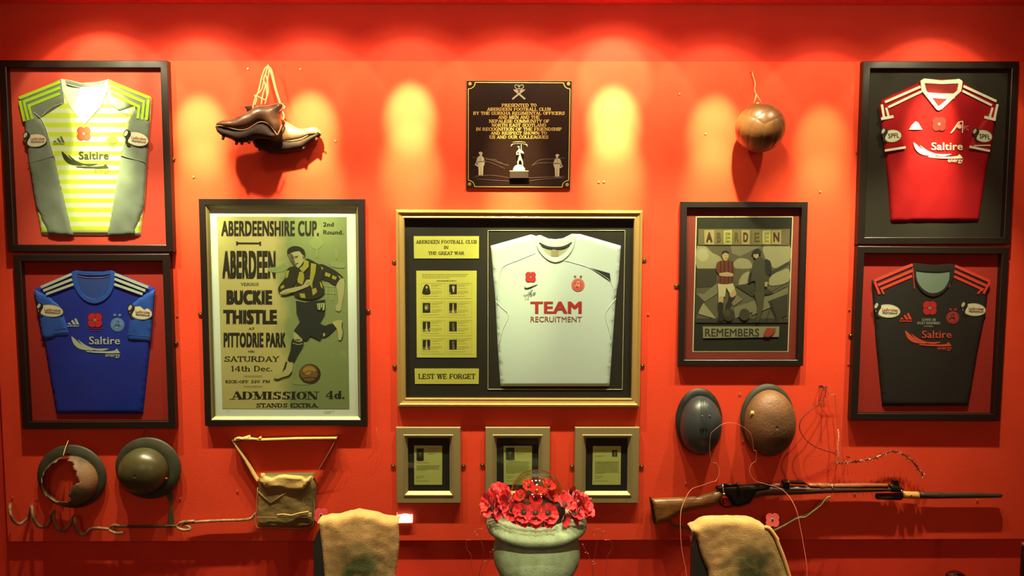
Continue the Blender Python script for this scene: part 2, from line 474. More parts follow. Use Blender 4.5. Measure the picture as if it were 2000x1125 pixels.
# ------------------------------------------------------------------ frames
def rect_fit(c, d):
    a, b, g, e = [W(x, y, d) for x, y in c]     # TL TR BR BL
    ctr = (a + b + g + e) / 4; u = ((b - a) + (g - e)); u.y = 0; u.normalize(); v = Vector((-u.z, 0, u.x))
    w = ((b - a).length + (g - e).length) / 2; h = ((a - e).length + (b - g).length) / 2
    return ctr, u, v, w / 2, h / 2
def frame(name, label, corners, D, prof, m, mats=None, glass=None, gin=None, fixes=(), back=True, group=None):
    """prof: (inset, height) points, outside edge to sight edge. Rails are mitred, one mesh each"""
    ctr, u, v, hw, hh = rect_fit(corners, D)
    ctr = Vector((ctr.x, 0, ctr.z))
    base = ctr - v * hh
    t = thing(name, label, 'picture', (base.x, 0, base.z), group)
    def pt(i, inset, h):
        sx, sy = ((-1, 1), (1, 1), (1, -1), (-1, -1))[i]
        return ctr + u * sx * (hw - inset) + v * sy * (hh - inset) + Vector((0, -h, 0))
    full = [(0, .0005)] + prof + [(prof[-1][0], .0005)]
    for i in range(4):
        j = (i + 1) % 4; V = []; Fc = []
        for ins, h in full: V += [pt(i, ins, h), pt(j, ins, h)]
        n = len(full)
        for k in range(n):
            q = (k + 1) % n; Fc.append((2 * k, 2 * q, 2 * q + 1, 2 * k + 1))
        Fc.append(tuple(range(0, 2 * n, 2))[::-1]); Fc.append(tuple(range(1, 2 * n, 2)))
        mk('frame_rail', V, Fc, m, t)
    ins = prof[-1][0]
    if glass:
        V = [pt(i, ins - .003, glass) for i in range(4)] + [pt(i, ins - .003, glass + .002) for i in range(4)]
        mk('glass_pane', V[4:], [(3, 2, 1, 0)], GLASS, t)
    for x, y in fixes:
        p = W(x, y, .002); s = 1 if x > 0 else -1
        b = Buf()
        pts = ell(0, 0, .011, .009, 12)
        V = [p + Vector((q[0], 0, q[1])) for q in pts] + [p + Vector((q[0], -.003, q[1])) for q in pts]
        Fc = [tuple(range(11, -1, -1)), tuple(range(12, 24))] + [(i, (i + 1) % 12, 12 + (i + 1) % 12, 12 + i) for i in range(12)]
        fx = mk('mirror_plate', V, Fc, BRASS, t)
        vv, ff = ball_vf(p + Vector((0, -.003, 0)), .0055, 10, .5); mk('screw', vv, ff, BRASS, fx, smooth=True)
    return t, pt
def board(name, pt, ins, d, m, t):
    v, f = [pt(i, ins, d) for i in range(4)] + [pt(i, ins, .0008) for i in range(4)], [(3, 2, 1, 0), (4, 5, 6, 7)] + [(i, (i + 1) % 4, 4 + (i + 1) % 4, 4 + i) for i in range(4)]
    return mk(name, v, f, m, t)

# ------------------------------------------------------------------ shirt decoration
def poppy_outline(cx, cy, r, n=48):
    out = []
    for i in range(n):
        a = 2 * math.pi * i / n; best = 0
        for k in range(4):
            b = math.pi / 4 + k * math.pi / 2; ox, oy = math.cos(b) * r * .52, math.sin(b) * r * .52; R = r * .56
            dd = math.cos(a) * ox + math.sin(a) * oy; disc = dd * dd - (ox * ox + oy * oy) + R * R
            if disc > 0: best = max(best, dd + math.sqrt(disc))
        out.append((cx + best * math.cos(a), cy + best * math.sin(a)))
    return out
def poppy(cx, cy, r, d, parent, z, red=(206, 32, 38), ring=True, name='poppy_emblem'):
    (cx, cy), (ex, _) = z([(cx, cy), (cx + r, cy)]); r = ex - cx
    a = Art(d); c = mat('poppy_red_%d_%d_%d' % red, red, .7); dk = mat('poppy_black', (22, 18, 18), .8)
    a.poly(poppy_outline(cx, cy, r * 1.03), mat('poppy_edge_%d' % red[0], tuple(int(q * .5) for q in red), .7))
    a.poly(poppy_outline(cx, cy, r * .95), c)
    for k in range(4):
        b = k * math.pi / 2; a.line((cx + math.cos(b) * r * .25, cy + math.sin(b) * r * .25), (cx + math.cos(b) * r * .7, cy + math.sin(b) * r * .7), r * .04, dk, k > 0)
    a.poly(ell(cx, cy, r * .24, n=16), dk); a.poly(ell(cx, cy, r * .17, n=16), mat('poppy_ring', (230, 200, 170), .7)); a.poly(ell(cx, cy, r * .1, n=12), dk)
    return a.build(name, parent)
def sponsor(z, x0, y0, x1, y1, m, d, parent, m2=None, wt=.012):
    # drawn on a 282 x 128 field: two long blades, a low wedge, two words
    S = lambda pts: z([(x0 + p[0] / 282 * (x1 - x0), y0 + p[1] / 128 * (y1 - y0)) for p in pts])
    a = Art(d)
    a.poly(S(smoothpts([(0, 2), (16, 12), (40, 34), (66, 54), (100, 72), (128, 82), (90, 82), (48, 74), (22, 56), (8, 34)], 3)), m)
    a.poly(S(smoothpts([(38, 20), (60, 36), (90, 56), (140, 72), (216, 72), (180, 84), (128, 80), (84, 66), (56, 44)], 3)), m)
    a.poly(S([(82, 86), (150, 87), (215, 88), (250, 84), (262, 72), (272, 84), (282, 98), (220, 100), (140, 97), (90, 92)]), m)
    o = a.build('sponsor_mark', parent)
    q = S([(102, 2), (281, 48)]); words('sponsor_lettering', sans('Saltire', wt), (*q[0], *q[1]), m, d + .0008, parent)
    q = S([(196, 104), (282, 128)]); words('sponsor_lettering', sans('energy', .008), (*q[0], *q[1]), m2 or m, d + .0008, parent)
def maker_bars(z, x0, y0, x1, y1, m, d, parent, txt=True):
    a = Art(d); w, h = x1 - x0, y1 - y0
    for k in range(3):
        bx = x0 + w * (.04 + .27 * k); top = y0 + h * (.42 - .21 * k); b = y0 + h * .74
        a.poly(z([(bx + w * .02, top + h * .12), (bx + w * .16, top), (bx + w * .42, b), (bx + w * .2, b)] if k else [(bx, b - h * .12), (bx + w * .16, top + h * .1), (bx + w * .3, b), (bx + w * .05, b)]), m)
    o = a.build('maker_mark', parent)
    if txt:
        q = z([(x0, y0 + h * .78), (x1, y1)]); words('maker_lettering', sans('adidas', .02), (*q[0], *q[1]), m, d + .0006, parent)
def patch(z, cx, cy, rx, ry, rot, d, parent, txt='Ladbrokes', lion=(0, 0), cut=None):
    a = Art(d); sil = mat('patch_silver', (196, 192, 172), .5); dark = mat('patch_black', (30, 26, 24), .7)
    base = mat('patch_white', (226, 218, 200), .6)
    a.poly(z(ell(cx, cy, rx, ry, 30, rot)), dark); a.poly(z(ell(cx, cy, rx * .97, ry * .95, 30, rot)), sil); a.poly(z(ell(cx, cy, rx * .9, ry * .84, 30, rot)), base)
    lx, ly = cx - rx * .8 + lion[0], cy - ry * .3 + lion[1]; s = ry
    a.poly(z(smoothpts([(lx - .5 * s, ly - .6 * s), (lx - .1 * s, ly - 1.0 * s), (lx + .4 * s, ly - .7 * s), (lx + .5 * s, ly - .2 * s), (lx + .2 * s, ly + .3 * s), (lx + .1 * s, ly + .8 * s), (lx + .5 * s, ly + 1.2 * s), (lx + .1 * s, ly + 1.25 * s), (lx - .25 * s, ly + .9 * s), (lx - .2 * s, ly + .2 * s), (lx - .5 * s, ly)], 3)), dark)
    a.poly(z(smoothpts([(lx - .42 * s, ly - .5 * s), (lx - .1 * s, ly - .85 * s), (lx + .1 * s, ly - .6 * s), (lx - .1 * s, ly - .2 * s), (lx - .4 * s, ly - .1 * s)], 3)), sil)
    o = a.build('sleeve_patch', parent)
    r = math.radians(rot)
    if txt == 'SPFL':
        q = z([(cx - rx * .42, cy - ry * .38), (cx + rx * .75, cy + ry * .38)]); words('patch_lettering', sans('SPFL', .02), (*q[0], *q[1]), dark, d + .0012, parent, rise=math.sin(r) * 14)
    else:
        q = z([(cx - rx * .45, cy - ry * .42), (cx + rx * .78, cy + ry * .02)]); words('patch_lettering', sans(txt, .02), (*q[0], *q[1]), mat('patch_red', (190, 40, 36), .7), d + .0012, parent, rise=math.sin(r) * 14)
        q = z([(cx - rx * .42, cy + ry * .12), (cx + rx * .76, cy + ry * .42)]); words('patch_lettering', sans('PREMIERSHIP', .02), (*q[0], *q[1]), dark, d + .0012, parent, rise=math.sin(r) * 14)
def star_pts(cx, cy, r): return [(cx + (r if k % 2 == 0 else r * .42) * math.sin(math.pi * k / 5), cy - (r if k % 2 == 0 else r * .42) * math.cos(math.pi * k / 5)) for k in range(10)]
def crest(z, cx, cy, r, m, m2, d, parent, stars=None):
    a = Art(d); a.poly(z(ell(cx, cy, r)), m); a.poly(z(ell(cx, cy, r * .9)), m2); a.poly(z(ell(cx, cy, r * .82)), m); a.poly(z(ell(cx, cy, r * .66)), m2); a.poly(z(ell(cx, cy, r * .6)), m)
    a.path(z([(cx - r * .5, cy + r * .35), (cx - r * .05, cy - r * .5), (cx + r * .18, cy - r * .5), (cx + r * .22, cy + r * .42)]), r * .14 / 2.9, m2)
    a.poly(z(ell(cx, cy + r * .05, r * .16, n=14)), m2)
    a.path(z([(cx - r * .45, cy + r * .12), (cx + r * .5, cy + r * .12)]), r * .1 / 2.9, m2)
    if stars:
        for sx, sy, sr in stars: a.poly(z(star_pts(sx, sy, sr)), m if stars and m is not m2 else m2)
    a.build('club_crest', parent)
def stripes(z, segs, m, d, parent, name='shoulder_stripe', th=.0012):
    for p, q, w in segs: plate(name, z(line_poly(p, q, w)), d, d + th, m, parent)

def seam(z, pts, d, r, m, parent, name='seam'):
    return tube(name, P3(z(smoothpts(pts, 3, False)), d), r, m, parent, 6)

BOXP = [(0, .034), (.0025, .036), (.030, .036), (.033, .034)]
BRD, TH = .008, .012          # mount board, shirt thickness
D1 = BRD + TH                 # plane of the shirt's face

# ================= 1. goalkeeper shirt, upper left
za = Z(0, 100, 2.8132)
t, pt = frame('framed_goalkeeper_shirt', 'black box frame holding a grey and lime-hooped goalkeeper shirt, at the upper left', [(-4, 118), (327, 117.5), (338, 493), (15, 491)], .036, BOXP, BLACKF, glass=.031, fixes=[(338, 311)])
board('mount_board', pt, .02, BRD, mat('salmon_mount', (222, 74, 60), .8), t)
hoop = bpy.data.materials.new('lime_hoops'); hoop.use_nodes = True; nt = hoop.node_tree; b_ = nt.nodes['Principled BSDF']; b_.inputs['Roughness'].default_value = .7
tc = nt.nodes.new('ShaderNodeTexCoord'); wv = nt.nodes.new('ShaderNodeTexWave'); wv.wave_type = 'BANDS'; wv.bands_direction = 'Z'; wv.inputs['Scale'].default_value = 7.3; wv.inputs['Distortion'].default_value = 0
cr = nt.nodes.new('ShaderNodeValToRGB'); cr.color_ramp.elements[0].position = .4; cr.color_ramp.elements[1].position = .6; cr.color_ramp.elements[0].color = lin((220, 226, 196)); cr.color_ramp.elements[1].color = lin((205, 224, 60))
nt.links.new(tc.outputs['Object'], wv.inputs[0]); nt.links.new(wv.outputs['Color'], cr.inputs[0]); nt.links.new(cr.outputs[0], b_.inputs[0])
grey = mat('grey_jersey', (128, 136, 128), .75, bump=.25, bs=28, c2=(118, 126, 120), ns=5); lime = mat('lime_trim', (178, 214, 40), .7); pale = mat('pale_jersey', (216, 218, 200), .75)
sh = sheet('goalkeeper_shirt', za([(335, 150), (380, 158), (440, 172), (520, 168), (592, 152), (825, 252), (820, 380), (800, 620), (790, 800), (767, 1015), (220, 1012), (190, 850), (150, 610), (125, 385), (98, 260)]), BRD, TH, hoop, t, edge=.02)
for pts in ([(335, 150), (98, 262), (125, 385), (185, 392), (215, 372), (350, 285), (345, 215)], [(595, 152), (825, 255), (819, 380), (755, 372), (738, 300), (655, 330), (590, 290), (575, 210)]):
    sheet('shoulder_yoke', za(pts), D1, .003, grey, sh, edge=.008, res=.02)
seam(za, [(218, 368), (280, 310), (350, 284)], D1 + .003, .0012, pale, sh); seam(za, [(655, 330), (715, 352)], D1 + .003, .0012, pale, sh)
for pts in ([(125, 378), (180, 330), (215, 372), (255, 420), (275, 500), (300, 590), (340, 760), (400, 1013), (262, 1012), (190, 850), (150, 610)],
            [(819, 378), (742, 310), (700, 380), (688, 470), (660, 570), (620, 800), (582, 1015), (735, 1014), (785, 850), (800, 620)]):
    sheet('sleeve', za(pts), D1 - .004, .010, grey, sh, edge=.014, res=.012, wr=.004, ws=22)
seam(za, [(152, 612), (225, 598), (300, 574)], D1 + .007, .0018, grey, sh, 'cuff_seam'); seam(za, [(655, 570), (730, 592), (802, 610)], D1 + .007, .0018, grey, sh, 'cuff_seam')
seam(za, [(185, 335), (225, 370), (255, 430), (275, 500), (300, 590)], D1 + .006, .0015, pale, sh); seam(za, [(742, 305), (700, 380), (688, 470), (660, 570)], D1 + .006, .0015, pale, sh)
stripes(za, [((105, 258), (330, 168), 17), ((125, 280), (330, 200), 16), ((152, 302), (328, 232), 16), ((600, 170), (822, 256), 17), ((605, 200), (795, 280), 16), ((610, 232), (765, 305), 16)], lime, D1 + .0035, sh)
stripes(za, [((108, 272), (133, 385), 15), ((132, 285), (155, 380), 13), ((158, 300), (178, 375), 13), ((815, 265), (804, 378), 15), ((790, 285), (780, 376), 13), ((765, 300), (756, 370), 13)], lime, D1 + .0062, sh, 'sleeve_stripe')
plate('neck_lining', za([(350, 175), (440, 195), (510, 192), (570, 172), (560, 230), (520, 310), (465, 392), (400, 300), (360, 220)]), D1, D1 + .001, pale, sh)
plate('collar', za([(335, 150), (355, 160), (372, 215), (405, 290), (466, 385), (462, 402), (385, 310), (342, 215)]), D1, D1 + .005, pale, sh, .001)
plate('collar', za([(596, 152), (578, 162), (565, 215), (530, 290), (458, 385), (462, 402), (548, 310), (590, 215)]), D1, D1 + .005, pale, sh, .001)
plate('neck_tape', za([(345, 158), (380, 160), (440, 178), (520, 175), (585, 156), (580, 170), (520, 192), (430, 192), (352, 172)]), D1, D1 + .003, grey, sh)
plate('neck_tape', za([(350, 176), (400, 192), (445, 202), (395, 197), (352, 186)]), D1, D1 + .0035, INK, sh)
gd = mat('grey_print', (96, 104, 92), .7)
poppy(460, 453, 40, D1 + .001, sh, za, (205, 60, 45)); sponsor(za, 338, 548, 598, 672, mat('olive_print', (52, 52, 24), .7), D1 + .001, sh, mat('lime_print', (120, 130, 40), .7), .03); maker_bars(za, 290, 466, 355, 512, gd, D1 + .001, sh)
a = Art(D1 + .001); gn = mat('crest_green', (128, 150, 40), .7)
a.poly(za(ell(617, 497, 34, 30)), gn); a.poly(za(ell(617, 497, 28, 24)), lime); a.poly(za([(592, 500), (642, 500), (630, 518), (604, 518)]), mat('crest_dark', (70, 84, 40), .7)); a.poly(za([(604, 470), (632, 470), (628, 488), (606, 488)]), gn)
a.poly(za(star_pts(600, 450, 8)), gn); a.poly(za(star_pts(628, 448, 8)), gn); a.build('club_crest', sh)
patch(za, 196, 490, 62, 38, -4, D1 + .0105, sh); patch(za, 752, 482, 66, 40, 14, D1 + .0105, sh)

# ================= 2. blue shirt, lower left
zb_ = Z(0, 480, 2.9605)
t, pt = frame('framed_blue_shirt', 'black box frame with a plain blue short-sleeved shirt on red, at the lower left', [(27, 497), (331, 496), (342, 836), (42, 838)], .036, BOXP, BLACKF, glass=.031, fixes=[(344, 670), (9999, 0)][:1])
board('mount_board', pt, .02, BRD, REDM, t)
blue = mat('blue_jersey', (32, 56, 176), .7, spec=.2, bump=.12, bs=20, c2=(28, 48, 160), ns=4); lblue = mat('light_blue_jersey', (46, 92, 200), .7, spec=.2, bump=.2, bs=24, c2=(41, 82, 182), ns=5); dblue = mat('blue_lining', (38, 70, 160), .75)
sh = sheet('blue_shirt', zb_([(415, 150), (440, 145), (640, 145), (660, 155), (888, 245), (890, 262), (866, 560), (821, 975), (318, 975), (245, 550), (190, 255), (230, 235)]), BRD, TH, blue, t, edge=.02)
sheet('sleeve', zb_([(190, 252), (262, 280), (300, 310), (352, 355), (378, 430), (398, 522), (320, 535), (243, 553)]), D1 - .002, .007, lblue, sh, edge=.01, res=.014, wr=.003, ws=25)
sheet('sleeve', zb_([(890, 252), (832, 282), (795, 305), (748, 345), (742, 440), (730, 550), (800, 556), (866, 565), (880, 400)]), D1 - .002, .007, lblue, sh, edge=.01, res=.014, wr=.003, ws=25)
for p in ([(230, 488), (300, 485), (386, 476)], [(236, 520), (320, 508), (394, 498)], [(736, 512), (800, 520), (868, 525)]): seam(zb_, p, D1 + .0045, .001, lblue, sh)
plate('neck_lining', zb_([(442, 150), (500, 148), (580, 148), (638, 150), (630, 230), (598, 290), (545, 312), (492, 290), (452, 225)]), D1, D1 + .001, dblue, sh)
seam(zb_, [(446, 172), (500, 184), (590, 184), (634, 172)], D1 + .002, .001, mat('pink_tape', (170, 130, 150), .7), sh)
outer = smoothpts([(412, 152), (425, 220), (450, 275), (490, 317), (545, 334), (600, 317), (640, 275), (660, 220), (666, 152)], 3, False); inner = smoothpts([(637, 150), (630, 225), (605, 278), (575, 300), (545, 309), (512, 300), (480, 278), (452, 225), (444, 150)], 3, False)
plate('collar', zb_(outer + inner), D1, D1 + .0045, lblue, sh, .0012)
plate('collar', zb_([(412, 152), (440, 142), (490, 150), (545, 154), (600, 150), (640, 142), (666, 152), (640, 164), (590, 172), (500, 172), (440, 164)]), D1, D1 + .004, lblue, sh, .001)
shade = mat('navy_gap', (44, 58, 84), .7); wh = mat('off_white_trim', (190, 196, 180), .7)
stripes(zb_, [((236, 240), (413, 164), 15), ((250, 260), (416, 194), 15), ((266, 280), (424, 222), 14), ((663, 164), (856, 240), 15), ((662, 192), (840, 260), 15), ((660, 222), (824, 280), 14)], wh, D1 + .0052, sh)
poppy(549, 430, 45, D1 + .001, sh, zb_, (200, 30, 36)); sponsor(zb_, 413, 523, 695, 650, wh, D1 + .001, sh); maker_bars(zb_, 388, 418, 458, 468, wh, D1 + .001, sh)
crest(zb_, 679, 456, 40, mat('crest_blue', (110, 150, 205), .7), mat('crest_blue_dark', (50, 84, 160), .7), D1 + .001, sh, [(664, 400, 12), (692, 401, 12)])
patch(zb_, 292, 376, 76, 37, 6, D1 + .0055, sh); patch(zb_, 814, 388, 68, 40, 8, D1 + .0055, sh)
a = Art(D1 + .0012)
for p, q, w_ in ((500, 600, 2), (520, 585, 2)): a.line(*zb_([(p, 478 + (p - 500) * .6), (q, 478 + (p - 500) * .6)]), 1.2, mat('dim_red_print', (120, 30, 60), .7))
a.build('small_print', sh)

# ================= 10. red shirt, upper right
zk = Z(1660, 100, 2.8846)
t, pt = frame('framed_red_shirt', 'black box frame with a red white-striped V-neck shirt on black, at the upper right', [(1687.7, 119), (1991, 120), (1974.5, 477), (1674, 477.5)], .036, BOXP, BLACKF, glass=.031, fixes=[(1676, 298)])
board('mount_board', pt, .02, BRD, CHAR, t)
redj = mat('red_jersey', (168, 14, 26), .7, spec=.2, bump=.25, bs=16, c2=(156, 11, 22), ns=4); redk = mat('dark_red_lining', (150, 18, 28), .75); wj = mat('white_trim', (232, 226, 215), .7)
def fold(x, z): return .004 * noise.noise(Vector((x * 9 + z * 14, z * 5, 3.3)))
sh = sheet('red_shirt', zk([(400, 165), (420, 155), (615, 157), (636, 170), (825, 275), (838, 310), (805, 560), (780, 640), (742, 900), (732, 958), (235, 961), (225, 800), (205, 585), (172, 310), (190, 270), (380, 183)]), BRD, TH, redj, t, edge=.02, res=.01, wr=.003, ws=16)
D2 = D1 + .002
sheet('sleeve', zk([(176, 300), (212, 335), (245, 370), (285, 450), (314, 545), (255, 560), (203, 585), (185, 440)]), D1 - .002, .009, redj, sh, edge=.012, res=.012, wr=.003, ws=22)
sheet('sleeve', zk([(836, 300), (800, 335), (765, 372), (715, 450), (672, 548), (740, 565), (798, 578), (820, 430)]), D1 - .002, .009, redj, sh, edge=.012, res=.012, wr=.003, ws=22)
stripes(zk, [((197, 560), (314, 541), 13), ((674, 538), (790, 562), 13), ((176, 381), (246, 368), 16), ((758, 371), (822, 386), 16), ((700, 532), (792, 530), 6)], wj, D1 + .0085, sh, 'cuff_band')
stripes(zk, [((180, 300), (193, 380), 13), ((205, 318), (219, 372), 12), ((832, 298), (814, 384), 13), ((804, 318), (788, 374), 12)], wj, D1 + .0078, sh, 'sleeve_stripe')
stripes(zk, [((198, 287), (398, 200), 14), ((216, 316), (404, 226), 13), ((640, 197), (826, 282), 14), ((634, 223), (800, 305), 13)], wj, D1 + .0045, sh)
plate('neck_lining', zk([(415, 172), (500, 184), (620, 172), (610, 225), (500, 322), (430, 225)]), D2, D2 + .001, redk, sh)
plate('neck_tape', zk([(438, 232), (510, 238), (598, 238), (590, 268), (520, 268), (462, 262)]), D2 + .001, D2 + .003, wj, sh)
plate('collar', zk([(398, 166), (418, 168), (432, 222), (500, 312), (503, 334), (490, 330), (404, 222)]), D2, D2 + .006, wj, sh, .0015)
plate('collar', zk([(636, 170), (616, 170), (606, 222), (500, 312), (503, 334), (520, 326), (628, 225)]), D2, D2 + .006, wj, sh, .0015)
plate('collar', zk([(398, 166), (420, 153), (440, 155), (515, 164), (595, 158), (616, 155), (636, 168), (622, 182), (515, 186), (418, 180)]), D2, D2 + .005, wj, sh, .0015)
a = Art(D2 + .0015); a.poly(zk([(370, 395), (385, 402), (409, 442), (333, 442), (345, 420)]), wj); a.build('maker_mark', sh)
poppy(503, 410, 42, D2 + .0015, sh, zk, (170, 24, 30)); sponsor(zk, 358, 512, 637, 632, wj, D2 + .0015, sh)
a = Art(D2 + .0015); a.path(zk([(568, 462), (612, 400), (636, 394), (634, 460)]), 1.6, wj).path(zk([(575, 458), (618, 405)]), 1, wj); a.poly(zk(ell(618, 424, 13, n=16)), mat('pink_print', (225, 150, 150), .7)); a.build('club_crest', sh)
words('crest_lettering', sans('FC', .0), (643, 420, 670, 444), mat('pink_print', (225, 150, 150), .7), D2 + .002, sh, zk)
patch(zk, 238, 478, 54, 37, -6, D1 + .0088, sh, 'SPFL'); patch(zk, 752, 478, 52, 36, 10, D1 + .0088, sh, 'SPFL')

# ================= 11. black shirt, lower right
zl = Z(1650, 470, 3.0405)
t, pt = frame('framed_black_shirt', 'black box frame with a black shirt, red-striped shoulders, at the lower right', [(1677, 480), (1971.7, 483.8), (1953.8, 821.3), (1660, 821.3)], .036, BOXP, BLACKF, glass=.031, fixes=[(1661, 655)])
board('mount_board', pt, .02, BRD, REDM, t)
blk = mat('black_jersey', (28, 28, 30), .75, bump=.15, bs=30); lred = mat('bright_red_trim', (228, 62, 50), .65)
sh = sheet('black_shirt', zl([(405, 130), (440, 134), (530, 142), (640, 138), (655, 138), (866, 240), (845, 430), (800, 650), (742, 985), (228, 985), (190, 600), (165, 235)]), BRD, TH, blk, t, edge=.02)
plate('neck_lining', zl(smoothpts([(425, 180), (480, 185), (560, 188), (622, 182), (618, 240), (580, 292), (525, 314), (468, 290), (432, 240)], 3)), D1, D1 + .001, mat('grey_lining', (120, 134, 128), .8), sh)
outer = smoothpts([(408, 132), (410, 200), (430, 262), (470, 312), (525, 332), (580, 312), (625, 260), (648, 200), (652, 140)], 3, False); inner = smoothpts([(624, 160), (622, 230), (585, 290), (525, 312), (465, 290), (430, 235), (423, 160)], 3, False)
plate('collar', zl(outer + inner), D1, D1 + .0045, blk, sh, .0012)
plate('collar', zl([(408, 132), (440, 136), (530, 144), (640, 138), (652, 140), (622, 180), (560, 187), (480, 184), (424, 176)]), D1, D1 + .004, blk, sh, .001)
stripes(zl, [((175, 239), (404, 142), 17), ((197, 265), (402, 178), 16), ((216, 288), (400, 210), 15), ((655, 150), (862, 242), 17), ((652, 182), (840, 268), 16), ((648, 212), (824, 292), 15)], lred, D1 + .0008, sh)
stripes(zl, [((178, 245), (206, 318), 14), ((214, 280), (233, 318), 10), ((862, 245), (824, 316), 13), ((815, 290), (788, 316), 10)], lred, D1 + .0012, sh, 'sleeve_stripe')
stripes(zl, [((404, 160), (414, 285), 4), ((650, 165), (620, 276), 4)], lred, D1 + .002, sh, 'piping')
poppy(505, 400, 45, D1 + .001, sh, zl, (190, 32, 40)); sponsor(zl, 358, 533, 635, 655, mat('orange_print', (214, 78, 54), .7), D1 + .001, sh); maker_bars(zl, 325, 428, 398, 482, lred, D1 + .001, sh)
crest(zl, 641, 457, 38, mat('crest_red', (190, 60, 50), .7), mat('crest_black', (50, 24, 24), .7), D1 + .001, sh, [(628, 408, 11), (657, 409, 11)])
gp = mat('grey_small_print', (160, 160, 150), .7)
for s_, bx in (('SOMME 100', (458, 462, 540, 478)), ('SPORT REMEMBERS', (430, 482, 566, 498)), ('1916-2016', (470, 503, 524, 513))): words('small_print', sans(s_, .02), bx, gp, D1 + .0012, sh, zl)
patch(zl, 256, 418, 76, 42, 4, D1 + .001, sh); patch(zl, 768, 410, 72, 40, 4, D1 + .001, sh)

# ================= 5. memorial frame with white shirt
zg = Z(760, 400, 2.8125); zh = Z(940, 400, 2.8121)
GOLD = mat('pale_gold_moulding', (186, 156, 92), .42, metal=.55, bump=.06, bs=140)
prof = [(0, .030), (.002, .034), (.012, .036), (.016, .030), (.030, .026), (.034, .029), (.037, .029), (.040, .022)]
t, pt = frame('framed_memorial_display', 'wide gold framed black mount holding a white shirt and yellow memorial cards, in the middle', [(771, 409.6), (1258, 410.7), (1248, 795.8), (777, 794.5)], .034, prof, GOLD, glass=.021,
              fixes=[(769.5, 511), (771, 716), (1258.5, 507.5), (1254.5, 714.5)])
board('mount_board', pt, .03, .006, CHAR, t)
cardm = mat('yellow_card', (206, 200, 92), .75); edge_m = mat('cream_bevel', (222, 214, 170), .7)
def card(pts, zz, m, d=.006, name='card', th=.002, parent=None):
    return plate(name, zz(pts), d, d + th, m, parent or t)
c1 = card([(135, 172), (494, 172), (493, 295), (137, 295)], zg, cardm)
for s_, bx in (('ABERDEEN FOOTBALL CLUB', (146, 193, 482, 214)), ('IN', (301, 225, 327, 243)), ('THE GREAT WAR', (215, 256, 414, 275))): words('lettering', slab(s_, .2, .12), bx, INK, .0083, c1, zg)
c2 = card([(149, 362), (481, 362), (480, 839), (152, 839)], zg, cardm)
c3 = card([(140, 900), (493, 900), (492, 984), (142, 984)], zg, cardm)
words('lettering', slab('LEST WE FORGET', .2, .11), (160, 928, 474, 957), INK, .0083, c3, zg)
smalli = mat('faded_print', (120, 110, 58), .8)
def para(A, z, x0, y0, x1, rows, dy, m, w=1.0, seed=0, last=.6):
    R = random.Random(seed)
    for r_ in range(rows):
        x = x0; xe = x0 + (x1 - x0) * (last if r_ == rows - 1 else 1 - R.random() * .08)
        while x < xe:
            L = min((4 + R.random() * 9) * (x1 - x0) / 90 * .5 + 2, xe - x)
            A.line(*z([(x, y0 + r_ * dy), (x + L, y0 + r_ * dy)]), w, m, True); x += L + 2.2
    return A
A_ = Art(.0082); para(A_, zg, 180, 383, 440, 3, 9, smalli, .9, 3)
para(A_, zg, 262, 418, 370, 1, 9, mat('roll_print', (80, 72, 34), .8), 1.8, 5, 1)
A_.build('printed_text', c2)
dkp = mat('photo_dark', (32, 28, 18), .7); mdp = mat('photo_mid', (110, 106, 70), .7); ltp = mat('photo_light', (190, 182, 120), .7)
